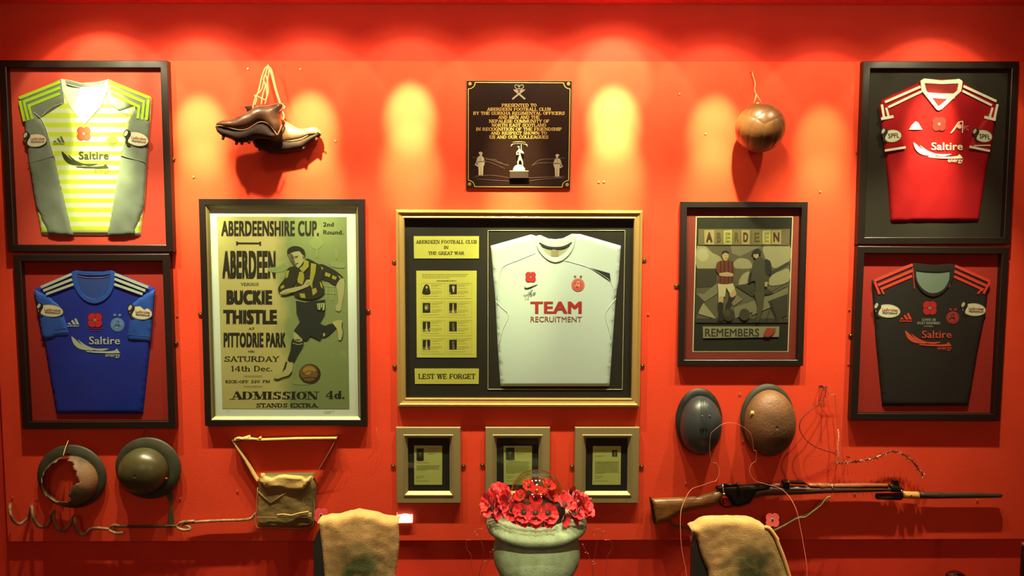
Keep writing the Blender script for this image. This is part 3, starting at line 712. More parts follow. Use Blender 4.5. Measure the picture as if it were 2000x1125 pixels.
for col, (x, xt) in enumerate(((184, 232), (330, 378))):
    for r_, y in enumerate((437, 539, 641, 741)):
        A = Art(.0082)
        w_, h_ = 42, 54
        if (col, r_) == (0, 0): A.poly(zg(smoothpts([(x, y + 54), (x + 2, y + 25), (x + 12, y + 4), (x + 22, y), (x + 33, y + 6), (x + 40, y + 28), (x + 41, y + 54)], 3)), dkp); A.poly(zg(ell(x + 22, y + 16, 6, 8, 12)), ltp); A.poly(zg(ell(x + 22, y + 33, 4, 3, 10)), mdp)
        else:
            A.poly(zg([(x, y), (x + w_, y), (x + w_, y + h_), (x, y + h_)]), dkp)
            kind = {(1, 0): 'face', (0, 1): 'face2', (1, 1): 'stone', (0, 2): 'stone', (1, 2): 'fig', (0, 3): 'stone', (1, 3): 'fig'}[(col, r_)]
            if kind == 'stone': A.poly(zg([(x + 19, y + 4), (x + 24, y + 4), (x + 26, y + 38), (x + 32, y + 54), (x + 12, y + 54), (x + 17, y + 38)]), ltp); A.poly(zg([(x, y + 44), (x + 12, y + 40), (x + 10, y + 54), (x, y + 54)]), mdp); A.poly(zg([(x + 32, y + 40), (x + 42, y + 30), (x + 42, y + 54), (x + 34, y + 54)]), mdp)
            elif kind == 'face': A.poly(zg(ell(x + 23, y + 17, 8, 10, 14)), ltp); A.poly(zg([(x + 18, y + 26), (x + 29, y + 26), (x + 26, y + 46), (x + 20, y + 40)]), ltp); A.poly(zg([(x, y + 46), (x + 8, y + 44), (x + 6, y + 54), (x, y + 54)]), ltp)
            elif kind == 'face2': A.poly(zg(smoothpts([(x + 12, y + 12), (x + 26, y + 8), (x + 34, y + 18), (x + 30, y + 36), (x + 18, y + 42), (x + 11, y + 30)], 3)), mdp); A.poly(zg(ell(x + 19, y + 27, 6, 8, 10)), ltp)
            else: A.poly(zg(ell(x + 22, y + 15, 6, 8, 12)), mdp); A.poly(zg([(x + 17, y + 24), (x + 27, y + 24), (x + 31, y + 52), (x + 18, y + 52)]), mdp)
        A.build('portrait_photo', c2)
        B_ = Art(.0082); para(B_, zg, xt, y + 3, xt + 62, 2, 7, smalli, .9, r_ + col * 7); para(B_, zg, xt, y + 22, xt + 50, 1, 7, smalli, .8, r_ + 1, 1); para(B_, zg, xt, y + 38, xt + 60, 3, 7, smalli, .8, r_ + col); para(B_, zg, x, y + 66, x + 90, 1, 7, smalli, .8, r_ + 9, 1)
        fr = zg([(x - 8, y - 6), (xt + 76, y - 6), (xt + 76, y + 78), (x - 8, y + 78), (x - 8, y - 6)])
        B_.path(fr, .4, mat('thin_rule', (170, 164, 70), .8)); B_.build('printed_text', c2)
# window bevel round the shirt: four thin strips
ws_ = zh([(37, 141), (790, 141), (774, 1014), (37, 1013)])
ctrw = [W(x, y, .008) for x, y in ws_]
for i in range(4):
    a0, a1 = ctrw[i], ctrw[(i + 1) % 4]
    v, f = tube_vf([a0, a1], .0012, 4); mk('window_bevel', v, f, edge_m, t)
wsh = mat('white_jersey', (206, 219, 224), .75, bump=.08, bs=14)
sh = sheet('white_shirt', zh([(52, 225), (275, 163), (302, 172), (322, 166), (370, 186), (410, 190), (450, 184), (497, 160), (545, 161), (768, 225), (755, 420), (740, 515), (722, 765), (705, 998), (105, 998), (90, 780), (78, 525), (66, 400)]), .006, .010, wsh, t, edge=.008, res=.014)
Dw = .016
plate('neck_lining', zh([(322, 190), (370, 205), (410, 208), (455, 204), (494, 186), (488, 235), (450, 275), (405, 292), (360, 272), (328, 232)]), Dw, Dw + .001, mat('shirt_lining', (168, 170, 146), .8), sh)
plate('size_label', zh([(384, 236), (425, 238), (425, 283), (384, 281)]), Dw + .001, Dw + .002, mat('label_beige', (148, 140, 112), .8), sh)
plate('label_strip', zh([(390, 241), (411, 242), (411, 249), (390, 248)]), Dw + .002, Dw + .0025, wsh, sh)
outer = smoothpts([(298, 172), (304, 225), (325, 265), (362, 300), (405, 316), (450, 303), (492, 262), (512, 215), (518, 164)], 3, False); inner = smoothpts([(497, 176), (486, 230), (452, 272), (405, 291), (360, 272), (330, 232), (320, 180)], 3, False)
plate('collar', zh(outer + inner), Dw, Dw + .004, wsh, sh, .0012)
plate('collar', zh(smoothpts([(322, 168), (365, 188), (410, 193), (452, 187), (496, 163)], 3, False) + smoothpts([(497, 204), (455, 226), (410, 232), (362, 226), (320, 206)], 3, False)), Dw + .001, Dw + .0035, wsh, sh, .001)
plate('neck_tape', zh(smoothpts([(319, 205), (362, 225), (410, 231), (455, 225), (497, 203)], 3, False) + smoothpts([(498, 213), (457, 236), (410, 242), (360, 236), (318, 216)], 3, False)), Dw + .002, Dw + .0045, mat('dark_tape', (50, 52, 40), .8), sh)
for p in ([(85, 520), (98, 430), (115, 345), (200, 305), (298, 265)], [(78, 525), (112, 565), (150, 605), (120, 680), (92, 780)], [(455, 305), (530, 325), (592, 345), (655, 380), (712, 425), (740, 515)], [(740, 515), (705, 560), (680, 605), (700, 680), (722, 762)], [(272, 165), (292, 195), (298, 240)]):
    seam(zh, p, Dw + .0005, .0014, wsh, sh)
plate('shoulder_panel', zh([(595, 345), (706, 376), (712, 425)]), Dw, Dw + .0015, mat('black_panel', (40, 42, 32), .75), sh)
poppy(271, 397, 30, Dw + .001, sh, zh, (200, 42, 46))
a = Art(Dw + .001); bp = mat('black_print', (36, 34, 30), .7)
a.poly(zh(smoothpts([(240, 438), (238, 450), (248, 456), (270, 450), (313, 436), (268, 460), (244, 464), (236, 456)], 3)), bp); a.build('maker_mark', sh)
a = Art(Dw + .001); pen = mat('pen_ink', (92, 96, 84), .8)
for p in ([(228, 498), (250, 495), (282, 465), (262, 500), (255, 515)], [(240, 520), (262, 516)], [(236, 506), (262, 494), (275, 483), (270, 505), (290, 478), (286, 500), (298, 478), (294, 495)], [(255, 478), (268, 488), (280, 498)]): a.path(zh(p), .7, pen)
a.build('signature', sh)
tr = mat('team_red', (172, 44, 38), .7)
words('sponsor_lettering', sans('TEAM', .035), (270, 531, 552, 597), tr, Dw + .001, sh, zh); words('sponsor_lettering', sans('RECRUITMENT', .004), (271, 614, 552, 643), mat('rust_print', (150, 78, 60), .7), Dw + .001, sh, zh)
crest(zh, 531, 440, 36, mat('crest_bright_red', (200, 56, 52), .7), mat('crest_pink', (226, 170, 150), .7), Dw + .001, sh)
a = Art(Dw + .001)
for x in (515, 547): a.poly(zh(star_pts(x, 394, 10)), mat('crest_grey', (110, 104, 80), .7))
a.build('crest_stars', sh)

# ================= 6-8. small document frames
zi = Z(760, 820, 4)
PEW = mat('pewter_moulding', (146, 134, 92), .5, metal=.4, bump=.05, bs=120)
docs = [([(774, 835), (899.7, 835), (899.7, 982.5), (774, 982.5)], [(195, 200), (415, 202), (414, 508), (196, 508)], 'small pewter frame left of the glass dome, page with a photo at its upper left', 0, [(768, 910), (905.5, 910)]),
        ([(948, 835), (1074, 835), (1074, 982.5), (948, 982.5)], [(895, 203), (1117, 203), (1115, 508), (896, 508)], 'small pewter frame half hidden behind the glass dome and poppies', 1, [(942, 908)]),
        ([(1123, 835), (1249.7, 835), (1247, 982.5), (1122, 982.5)], [(1592, 205), (1812, 205), (1808, 508), (1587, 508)], 'small pewter frame right of the glass dome, page with a photo at its upper right', 2, [(1117, 911), (1253, 911)])]
dprof = [(0, .020), (.002, .024), (.034, .024), (.036, .027), (.040, .027), (.043, .022), (.054, .010)]
papm = mat('greenish_paper', (196, 200, 118), .75)
for cs, pp, lab, k, fx in docs:
    t, pt = frame('framed_document', lab, cs, .024, dprof, PEW, glass=.0085, fixes=fx)
    board('mount_board', pt, .045, .004, CHAR, t)
    c = card(pp, zi, papm, .004, 'document_page', .0015, t)
    x = pp[0][0]; A = Art(.0057); ti = mat('document_print', (126, 126, 70), .8)
    if k == 0: px_, tx, tw = (214, 223, 271, 318), 300, 90
    elif k == 1: px_, tx, tw = (911, 217, 980, 312), 992, 88
    else: px_, tx, tw = (1742, 236, 1783, 287), 1610, 110
    para(A, zi, tx, 226 if k < 2 else 236, tx + tw, 1, 6, ti, .7, k, 1); para(A, zi, tx, 245, tx + tw * .7, 1, 6, ti, .7, k + 4, 1); para(A, zi, tx, 262 if k < 2 else 280, tx + tw * .8, 2, 7, ti, .8, k + 2)
    para(A, zi, x + 18, 335 if k != 1 else 325, x + 120, 1, 6, ti, .9, 12, 1)
    para(A, zi, x + 18, 357 if k == 0 else 327, x + 204, 6 if k == 0 else 14, 7, ti, .8, k + 11, .4)
    para(A, zi, x + 18, 440, x + 80, 3, 9, ti, .7, k + 21); para(A, zi, x + 18, 478, x + 120, 1, 9, ti, .8, k + 31, 1)
    A.build('printed_text', c)
    A = Art(.0057); x0, y0, x1, y1 = px_; A.poly(zi([(x0, y0), (x1, y0), (x1, y1), (x0, y1)]), mat('photo_olive', (56, 54, 28), .7))
    w_, h_ = x1 - x0, y1 - y0
    if k < 2: A.poly(zi(smoothpts([(x0 + w_ * .1, y1), (x0 + w_ * .2, y1 - h_ * .3), (x0 + w_ * .5, y1 - h_ * .42), (x0 + w_ * .8, y1 - h_ * .3), (x1 - 2, y1)], 3)), dkp); A.poly(zi(ell(x0 + w_ * .5, y0 + h_ * .38, w_ * .17, h_ * .18, 14)), mdp); A.poly(zi(ell(x0 + w_ * .5, y0 + h_ * .25, w_ * .19, h_ * .09, 14)), dkp); A.poly(zi([(x0 + w_ * .42, y0 + h_ * .56), (x0 + w_ * .58, y0 + h_ * .56), (x0 + w_ * .5, y0 + h_ * .8)]), mdp)
    else: A.poly(zi([(x0 + 14, y1), (x0 + 17, y0 + 10), (x0 + 24, y0 + 6), (x0 + 30, y0 + 14), (x0 + 28, y1)]), mdp)
    A.build('portrait_photo', c)

# ================= 3. match poster
zd = Z(380, 380, 4.8917); ze = Z(380, 600, 4.6889)
t, pt = frame('framed_match_poster', 'black framed cup-tie poster with a running footballer beneath the hanging boots', [(387, 387.5), (710.8, 389), (717, 832), (400.7, 832.6)], .030, [(0, .028), (.002, .030), (.028, .030), (.030, .027)], BLACKF, glass=.019, fixes=[(719.5, 607.5), (391.5, 614)])
# gilt slip inside the black frame
ctr, u_, v_, hw, hh = rect_fit([(387, 387.5), (710.8, 389), (717, 832), (400.7, 832.6)], .030); ctr = Vector((ctr.x, 0, ctr.z))
def pt2(i, ins, h):
    sx, sy = ((-1, 1), (1, 1), (1, -1), (-1, -1))[i]; return ctr + u_ * sx * (hw - ins) + v_ * sy * (hh - ins) + Vector((0, -h, 0))
SLIP = mat('tarnished_gilt', (150, 138, 92), .4, metal=.6)
for i in range(4):
    j = (i + 1) % 4; V = []; Fc = []; P_ = [(.029, .006), (.029, .026), (.031, .026), (.043, .014), (.043, .006)]
    for ins, h in P_: V += [pt2(i, ins, h), pt2(j, ins, h)]
    for k in range(5): q = (k + 1) % 5; Fc.append((2 * k, 2 * q, 2 * q + 1, 2 * k + 1))
    Fc += [(8, 6, 4, 2, 0), (1, 3, 5, 7, 9)]
    mk('gilt_slip', V, Fc, SLIP, t)
board('mount_board', pt, .03, .008, mat('pale_mount', (222, 230, 226), .8), t)
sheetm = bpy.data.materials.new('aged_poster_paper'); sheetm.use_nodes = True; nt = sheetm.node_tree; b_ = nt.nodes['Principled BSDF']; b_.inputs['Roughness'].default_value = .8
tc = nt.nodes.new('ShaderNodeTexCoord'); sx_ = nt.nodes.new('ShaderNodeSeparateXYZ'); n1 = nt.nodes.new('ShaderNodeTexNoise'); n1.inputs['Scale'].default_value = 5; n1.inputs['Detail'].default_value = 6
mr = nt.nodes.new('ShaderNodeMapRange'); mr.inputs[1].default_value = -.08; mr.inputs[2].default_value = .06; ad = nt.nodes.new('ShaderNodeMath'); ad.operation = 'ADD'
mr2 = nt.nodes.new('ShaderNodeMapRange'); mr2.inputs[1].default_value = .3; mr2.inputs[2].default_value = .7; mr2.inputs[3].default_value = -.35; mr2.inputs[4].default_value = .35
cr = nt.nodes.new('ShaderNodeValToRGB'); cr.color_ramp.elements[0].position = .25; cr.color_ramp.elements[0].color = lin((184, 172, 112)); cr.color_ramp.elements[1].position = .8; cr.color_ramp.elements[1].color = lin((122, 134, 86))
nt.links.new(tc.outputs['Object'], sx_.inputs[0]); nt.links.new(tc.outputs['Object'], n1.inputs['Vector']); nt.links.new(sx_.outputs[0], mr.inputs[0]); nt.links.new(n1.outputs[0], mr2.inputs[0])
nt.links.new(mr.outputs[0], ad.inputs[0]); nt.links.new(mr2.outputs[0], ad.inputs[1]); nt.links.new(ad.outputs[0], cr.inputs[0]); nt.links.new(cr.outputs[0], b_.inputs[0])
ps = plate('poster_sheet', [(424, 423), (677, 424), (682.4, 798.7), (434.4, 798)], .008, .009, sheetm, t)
dP = .0093; PK = mat('poster_ink', (34, 26, 12), .8)
bone = Art(dP); bone.line(*zd([(410, 466), (622, 467)]), 3.6, PK)
for x, y in ((405, 457), (405, 476), (627, 458), (627, 477)): bone.poly(zd(ell(x, y, 10, n=10)), PK)
bone.line(*ze([(450, 631), (620, 631)]), .8, PK); bone.line(*ze([(450, 725), (625, 725)]), .8, PK); bone.build('printed_rule', ps)
for s_, bx, zz, wt in (('ABERDEENSHIRE CUP.', (255, 250, 1188, 400), zd, .045), ('ABERDEEN', (265, 536, 775, 806), zd, .06), ('BUCKIE', (305, 912, 742, 1054), zd, .075)): words('poster_lettering', sans(s_, wt), bx, PK, dP, ps, zz)
for s_, bx, wt in (('THISTLE', (262, 22, 755, 158), .075), ('PITTODRIE PARK', (266, 232, 836, 370), .055)): words('poster_lettering', sans(s_, wt), bx, PK, dP, ps, ze)
for s_, bx in (('2nd', (1228, 265, 1330, 307)), ('Round.', (1230, 340, 1422, 382))): words('poster_lettering', sans(s_, .03), bx, PK, dP, ps, zd)
words('poster_lettering', slab('VERSUS', .18, .12), (440, 843, 612, 872), PK, dP, ps, zd)
for s_, bx, w1, w2 in (('AT', (490, 186, 550, 207), .24, .1), ('ON', (490, 396, 552, 416), .24, .1), ('SATURDAY', (273, 448, 778, 500), .17, .12), ('14th Dec.', (333, 536, 712, 588), .17, .1), ('KICK-OFF', (282, 668, 494, 696), .2, .14), ('220', (518, 668, 598, 694), .2, .14), ('PM', (622, 666, 692, 692), .2, .14), ('ADMISSION', (320, 768, 1145, 848), .26, .07), ('4d.', (1200, 764, 1372, 840), .24, .09), ('STANDS EXTRA.', (565, 878, 1136, 920), .22, .13)): words('poster_lettering', slab(s_, w1, w2), bx, PK, dP, ps, ze)
fa = Art(dP + .0003, .00012)
c_hair = mat('pic_hair', (30, 27, 18), .8); c_skin = mat('pic_skin', (160, 156, 108), .8); c_skd = mat('pic_skin_shadow', (88, 86, 56), .8); c_jer = mat('pic_jersey', (38, 33, 18), .8); c_yel = mat('pic_amber', (150, 144, 50), .8); c_sho = mat('pic_navy', (32, 34, 32), .8); c_boot = mat('pic_boot', (170, 166, 112), .8); c_bg = mat('pic_haze', (128, 142, 90), .8); c_pale = mat('pic_pale', (160, 168, 118), .8)
for p in ([(700, 700), (800, 690), (860, 650), (880, 690), (840, 740), (720, 740)], [(1100, 440), (1200, 420), (1230, 470), (1180, 520), (1120, 510)], [(1160, 520), (1180, 520), (1175, 600), (1160, 600)], [(1340, 520), (1370, 540), (1360, 620), (1345, 600)], [(1300, 640), (1420, 650), (1430, 700), (1310, 690)]): fa.poly(zd(smoothpts(p, 2)), c_bg)
for p in ((1230, 872, 1360, 880), (1240, 940, 1350, 946)): fa.line(*zd([p[:2], p[2:]]), 1, c_pale)
for x in (1262, 1300, 1325): fa.line(*zd([(x, 880), (x - 6, 1010)]), 1, c_pale)
fa.poly(zd(smoothpts([(1190, 665), (1300, 700), (1390, 760), (1437, 820), (1420, 850), (1350, 872), (1280, 830), (1210, 800)], 3)), c_jer)
fa.poly(zd(smoothpts([(1395, 805), (1432, 815), (1428, 930), (1410, 1030), (1400, 1100), (1375, 1118), (1350, 1100), (1350, 1060), (1372, 1030), (1365, 930), (1355, 868)], 3)), c_skin)
for p in ([(1185, 680), (1230, 700), (1215, 740)], [(1250, 740), (1300, 760), (1290, 790), (1245, 775)], [(1320, 770), (1360, 790), (1345, 815), (1310, 800)], [(1370, 770), (1400, 790), (1390, 810)]): fa.poly(zd(p), c_yel)
fa.poly(ze(smoothpts([(1165, 190), (1262, 148), (1300, 180), (1240, 245), (1190, 275), (1160, 245)], 3)), c_sho)
fa.poly(ze(smoothpts([(1262, 142), (1300, 122), (1345, 120), (1357, 140), (1350, 175), (1364, 230), (1348, 292), (1318, 300), (1312, 245), (1298, 190)], 3)), c_boot); fa.path(ze([(1352, 135), (1348, 175), (1362, 230), (1346, 292)]), 1.2, c_hair)
fa.poly(ze(smoothpts([(848, 492), (900, 498), (893, 580), (868, 620), (800, 642), (760, 660), (727, 652), (735, 628), (795, 598), (828, 535)], 3)), c_boot); fa.path(ze([(725, 655), (765, 660), (860, 628), (893, 590)]), 1.4, c_hair); fa.poly(ze([(835, 500), (850, 500), (835, 560), (800, 600), (815, 560)]), c_hair)
fa.poly(ze(smoothpts([(898, 290), (992, 308), (988, 360), (945, 430), (908, 500), (852, 488), (878, 400)], 3)), c_sho); fa.path(ze([(900, 328), (945, 342), (990, 334)]), 1.2, c_pale)
fa.poly(ze(smoothpts([(908, 232), (950, 240), (988, 290), (975, 316), (915, 305)], 3)), c_skin); fa.poly(ze(ell(935, 262, 14, 20, 12)), c_boot); fa.poly(ze(ell(945, 300, 30, 8, 12)), c_skd)
fa.poly(zd([(962, 950), (1100, 985), (1245, 940), (1255, 1060), (1252, 1125)][:3] + []) if False else ze([(928, -60), (1010, -45), (1195, -70), (1197, 0), (1192, 60), (1142, 148), (1200, 172), (1178, 250), (1148, 300), (1060, 257), (1030, 300), (992, 296), (908, 216), (968, 132), (935, 60)]), c_sho)
fa.poly(ze([(1175, 240), (1195, 235), (1195, 262), (1178, 272)]), c_skin)
fa.poly(zd(smoothpts([(1060, 612), (1150, 645), (1200, 680), (1225, 750), (1215, 830), (1240, 900), (1235, 945), (1180, 985), (1100, 1000), (1010, 990), (950, 960), (965, 900), (985, 800), (985, 720)], 3)), c_jer)
for p in ([(1112, 655), (1162, 665), (1155, 740), (1125, 850), (1128, 905), (1095, 850), (1108, 740)], [(975, 745), (1040, 730), (1048, 800), (1030, 862), (985, 840)], [(1000, 945), (1052, 945), (1060, 990), (1015, 985)], [(1120, 905), (1160, 890), (1172, 930), (1130, 965)], [(1195, 830), (1215, 850), (1225, 900), (1205, 880)]): fa.poly(zd(p), c_yel)
fa.poly(zd(smoothpts([(1000, 690), (930, 688), (885, 715), (860, 800), (800, 885), (812, 935), (880, 905), (945, 870), (985, 800)], 3)), c_jer)
for p in ([(880, 730), (905, 725), (890, 790), (868, 800)], [(820, 880), (850, 860), (860, 885), (825, 905)]): fa.poly(zd(p), c_yel)
fa.poly(zd(smoothpts([(818, 935), (870, 905), (960, 885), (1035, 865), (1070, 815), (1112, 820), (1112, 858), (1065, 888), (965, 928), (870, 955), (825, 955)], 3)), c_skin)
fa.path(zd([(1072, 838), (1105, 845)]), .8, c_skd); fa.path(zd([(1068, 852), (1100, 860)]), .8, c_skd); fa.path(zd([(830, 952), (960, 930), (1065, 888)]), 1, c_skd)
fa.poly(zd([(1048, 618), (1092, 640), (1092, 690), (1040, 745), (1000, 708), (1040, 670)]), c_yel); fa.path(zd([(1092, 640), (1092, 690), (1040, 745)]), .8, c_jer)
fa.poly(zd(smoothpts([(900, 572), (930, 548), (1000, 542), (1042, 575), (1048, 620), (1022, 668), (992, 698), (965, 690), (932, 640), (906, 600)], 3)), c_skin)
fa.poly(zd(smoothpts([(902, 580), (928, 565), (950, 600), (955, 640), (980, 692), (965, 690), (932, 640)], 3)), c_skd)
fa.poly(zd(smoothpts([(883, 545), (900, 512), (950, 492), (1008, 500), (1048, 530), (1056, 568), (1040, 582), (1022, 565), (1002, 542), (960, 545), (930, 555), (905, 568), (892, 574)], 3)), c_hair)
fa.path(zd([(955, 595), (990, 588)]), 1.6, c_hair); fa.path(zd([(925, 600), (942, 598)]), 1.4, c_hair); fa.path(zd([(958, 606), (985, 602)]), .9, c_hair); fa.path(zd([(945, 605), (946, 634), (958, 640)]), .9, c_skd); fa.path(zd([(964, 664), (990, 655)]), 1.2, c_hair); fa.poly(zd(ell(1040, 598, 8, 13, 12)), c_skd)
fa.poly(zd([(1170, 1040), (1245, 1035), (1240, 1100), (1225, 1110), (1215, 1070), (1200, 1105), (1175, 1095)]), c_pale)
for x in (1185, 1205, 1225): fa.line(*zd([(x, 1040), (x - 5, 1095)]), 1.0, c_hair)
fa.build('footballer_picture', ps)
ba = Art(dP + .0003, .00012); ba.poly(ze(smoothpts([(950, 640), (1000, 690), (1060, 705), (1000, 712), (900, 700)], 3)), c_bg); ba.poly(ze(ell(1056, 611, 99, 92)), mat('pic_ball_dark', (50, 38, 16), .8)); ba.poly(ze(ell(1048, 602, 82, 76)), mat('pic_ball', (112, 80, 34), .8)); ba.poly(ze(smoothpts([(1000, 560), (1050, 540), (1100, 560), (1110, 600), (1070, 590), (1050, 620), (1000, 600)], 3)), mat('pic_ball_lit', (158, 118, 54), .8))
ba.path(ze([(985, 610), (1050, 580), (1140, 600)]), .9, c_hair); ba.path(ze([(990, 650), (1060, 640), (1130, 650)]), .9, c_hair); ba.build('ball_picture', ps)
sg = Art(.0092); para(sg, ze, 1185, 953, 1285, 2, 14, mat('pencil', (120, 120, 90), .8), .8, 4); para(sg, ze, 298, 950, 322, 1, 9, mat('pencil', (120, 120, 90), .8), .8, 4, 1); sg.build('pencil_signature', t)

# ================= 9. remembrance poster
zj = Z(1300, 380, 3.3088)
t, pt = frame('framed_remembrance_poster', 'black framed dark poster of a footballer facing a soldier, beneath the hanging ball', [(1332.6, 393.6), (1580, 394), (1567.4, 714.7), (1323, 714.7)], .030, [(0, .028), (.002, .030), (.026, .030), (.028, .028)], BLACKF, glass=.018, fixes=[(1320.5, 558)])
board('mount_board', pt, .02, .008, mat('dull_red_mount', (132, 46, 38), .8), t)
q = zj([(196, 142), (824, 142), (793, 1016), (174, 1016)]); plate('bevel_edge', q, .008, .0088, edge_m, t)
q = zj([(202, 147), (819, 147), (788, 1010), (180, 1010)]); ps = plate('poster_sheet', q, .0088, .0096, mat('poster_black', (32, 28, 20), .7), t)
A = Art(.0098, .00012); C_ = lambda n, c: mat('rp_' + n, c, .75)
g0, g1, g2, g3, g4 = C_('sky', (112, 104, 84)), C_('cloud', (140, 132, 104)), C_('grey', (84, 76, 60)), C_('dark', (52, 46, 36)), C_('pale', (158, 150, 120))
A.poly(zj([(208, 325), (805, 325), (795, 826), (192, 826)]), g2)
A.poly(zj(smoothpts([(205, 330), (260, 335), (300, 375), (350, 400), (370, 440), (330, 475), (203, 474)], 3)), g1); A.poly(zj(ell(240, 390, 38, 42)), g4)
A.poly(zj([(420, 328), (640, 328), (560, 360), (480, 400), (430, 380)]), g0); A.poly(zj(smoothpts([(440, 440), (480, 410), (540, 425), (560, 470), (520, 480), (450, 475)], 3)), g1)
A.poly(zj(smoothpts([(640, 328), (800, 328), (798, 440), (740, 470), (690, 470), (640, 400)], 3)), g1); A.poly(zj([(202, 478), (330, 478), (330, 595), (200, 600)]), g3); A.poly(zj([(440, 478), (490, 478), (460, 560), (440, 580)]), g2)
A.poly(zj([(798, 430), (798, 450), (660, 530), (640, 520)]), g3); A.poly(zj(smoothpts([(690, 520), (740, 495), (796, 480), (796, 560), (700, 590), (660, 570)], 3)), g1); A.poly(zj(smoothpts([(475, 560), (500, 515), (545, 500), (545, 580), (480, 590)], 3)), g1)
A.poly(zj([(335, 570), (335, 640), (260, 690), (200, 700), (198, 640), (250, 640)]), g0); A.poly(zj([(240, 695), (330, 805), (210, 770)]), g1); A.poly(zj([(200, 640), (250, 690), (205, 770), (196, 800)]), g3); A.poly(zj([(450, 640), (498, 680), (440, 720), (420, 700)]), g0); A.poly(zj([(440, 730), (560, 690), (560, 760), (450, 800)]), g0); A.poly(zj([(450, 590), (600, 560), (700, 640), (560, 660)]), g3); A.poly(zj([(560, 690), (680, 650), (790, 600), (790, 640), (700, 720), (560, 780)]), g0); A.poly(zj([(660, 690), (790, 640), (788, 780), (720, 810)]), g3); A.poly(zj([(194, 800), (792, 800), (790, 828), (193, 828)]), g3)
# letter tiles
tiles = [('A', 250, 315, 0), ('B', 318, 370, 1), ('E', 374, 430, 2), ('R', 434, 485, 1), ('D', 490, 545, 0), ('E', 560, 620, 1), ('E', 626, 680, 2), ('N', 684, 748, 0)]
A.poly(zj([(212, 222), (804, 222), (800, 328), (210, 326)]), C_('tilebed', (98, 86, 58)))
for i, (ch, x0, x1, k) in enumerate(tiles):
    A.poly(zj([(x0, 230 + k), (x1, 228), (x1 - 2, 322), (x0 + 1, 320 - k)]), [C_('t0', (150, 132, 90)), C_('t1', (110, 98, 62)), C_('t2', (158, 148, 88))][k])
A.poly(zj([(240, 852), (736, 852), (732, 920), (500, 924), (242, 928)]), C_('banner', (132, 126, 98)))
# player
sk, ja, jb, wh_ = C_('skin', (170, 140, 104)), C_('jersey', (98, 44, 30)), C_('jersey2', (62, 28, 20)), C_('shorts', (178, 168, 130))
dk = C_('near_black', (30, 27, 22))
A.poly(zj(smoothpts([(415, 620), (440, 615), (455, 650), (430, 690), (415, 730), (395, 745), (388, 720), (405, 680)], 3)), dk); A.poly(zj(smoothpts([(418, 612), (448, 612), (456, 645), (430, 665), (415, 650)], 3)), sk)
A.poly(zj([(338, 575), (435, 572), (448, 610), (415, 640), (392, 600), (384, 660), (342, 662)]), wh_); A.poly(zj([(340, 662), (375, 662), (372, 705), (342, 705)]), sk); A.poly(zj(smoothpts([(338, 702), (372, 702), (370, 770), (380, 812), (335, 815), (345, 770)], 3)), dk)
A.poly(zj(smoothpts([(326, 490), (330, 445), (350, 430), (385, 425), (420, 430), (438, 450), (443, 495), (425, 520), (430, 572), (342, 574), (345, 520)], 3)), ja)
for x in (352, 376, 402, 426): A.poly(zj([(x, 430), (x + 9, 430), (x + 8, 572), (x, 572)]), jb)
A.poly(zj([(345, 508), (400, 500), (436, 510), (438, 528), (395, 530), (350, 525)]), sk); A.poly(zj(smoothpts([(365, 380), (385, 368), (405, 378), (406, 405), (392, 428), (372, 418)], 3)), sk); A.poly(zj(smoothpts([(362, 382), (370, 366), (390, 362), (410, 372), (408, 384), (385, 376), (368, 388)], 3)), dk)
A.path(zj([(380, 392), (388, 393)]), .7, dk); A.path(zj([(394, 393), (401, 392)]), .7, dk); A.path(zj([(385, 412), (398, 411)]), .7, dk)
A.poly(zj(ell(407, 778, 36, 40)), C_('ball', (48, 40, 30))); A.poly(zj(ell(398, 765, 20, 22)), C_('ball2', (66, 56, 42)))
# soldier
A.poly(zj(smoothpts([(555, 385), (560, 372), (575, 355), (597, 350), (612, 360), (620, 380), (600, 385), (575, 383)], 3)), dk); A.poly(zj([(566, 386), (602, 384), (600, 410), (580, 412), (568, 400)]), C_('skin2', (150, 128, 96)))
A.poly(zj(smoothpts([(575, 425), (610, 402), (640, 425), (660, 480), (668, 560), (640, 600), (640, 640), (580, 640), (580, 560), (535, 565), (545, 500), (560, 470)], 3)), C_('tunic', (58, 54, 40))); A.poly(zj(smoothpts([(640, 425), (670, 425), (685, 460), (680, 510), (650, 520)], 3)), dk)
A.poly(zj([(570, 630), (640, 630), (632, 720), (600, 825), (585, 825), (595, 720)]), C_('trousers', (66, 60, 44))); A.poly(zj([(640, 565), (662, 565), (655, 596), (642, 594)]), C_('skin2', (150, 128, 96)))
A.poly(zj([(545, 500), (560, 500), (550, 570), (532, 566)]), dk)
for p in ([(680, 690), (720, 810)], [(690, 690), (650, 810)], [(660, 640), (790, 570)]): A.path(zj(p), 1.2, dk)
A.poly(zj(ell(510, 775, 34, 38)), C_('shadowball', (56, 50, 38)))
A.poly(zj(smoothpts([(640, 885), (655, 862), (690, 865), (712, 862), (705, 885), (690, 905), (665, 920), (638, 915), (634, 900)], 3)), C_('flower', (150, 52, 36)))
A.build('painted_scene', ps)
for ch, x0, x1, k in tiles: words('poster_lettering', sans(ch, .04), (x0 + 12, 244, x1 - 12, 306), [mat('tile_letter', (70, 36, 22), .8), mat('tile_letter_2', (84, 70, 40), .8), mat('tile_letter_3', (128, 120, 70), .8)][k], .0138, ps, zj)
words('poster_lettering', sans('REMEMBERS', .02), (255, 866, 605, 918), mat('banner_ink', (52, 46, 34), .8), .0138, ps, zj, rise=0)

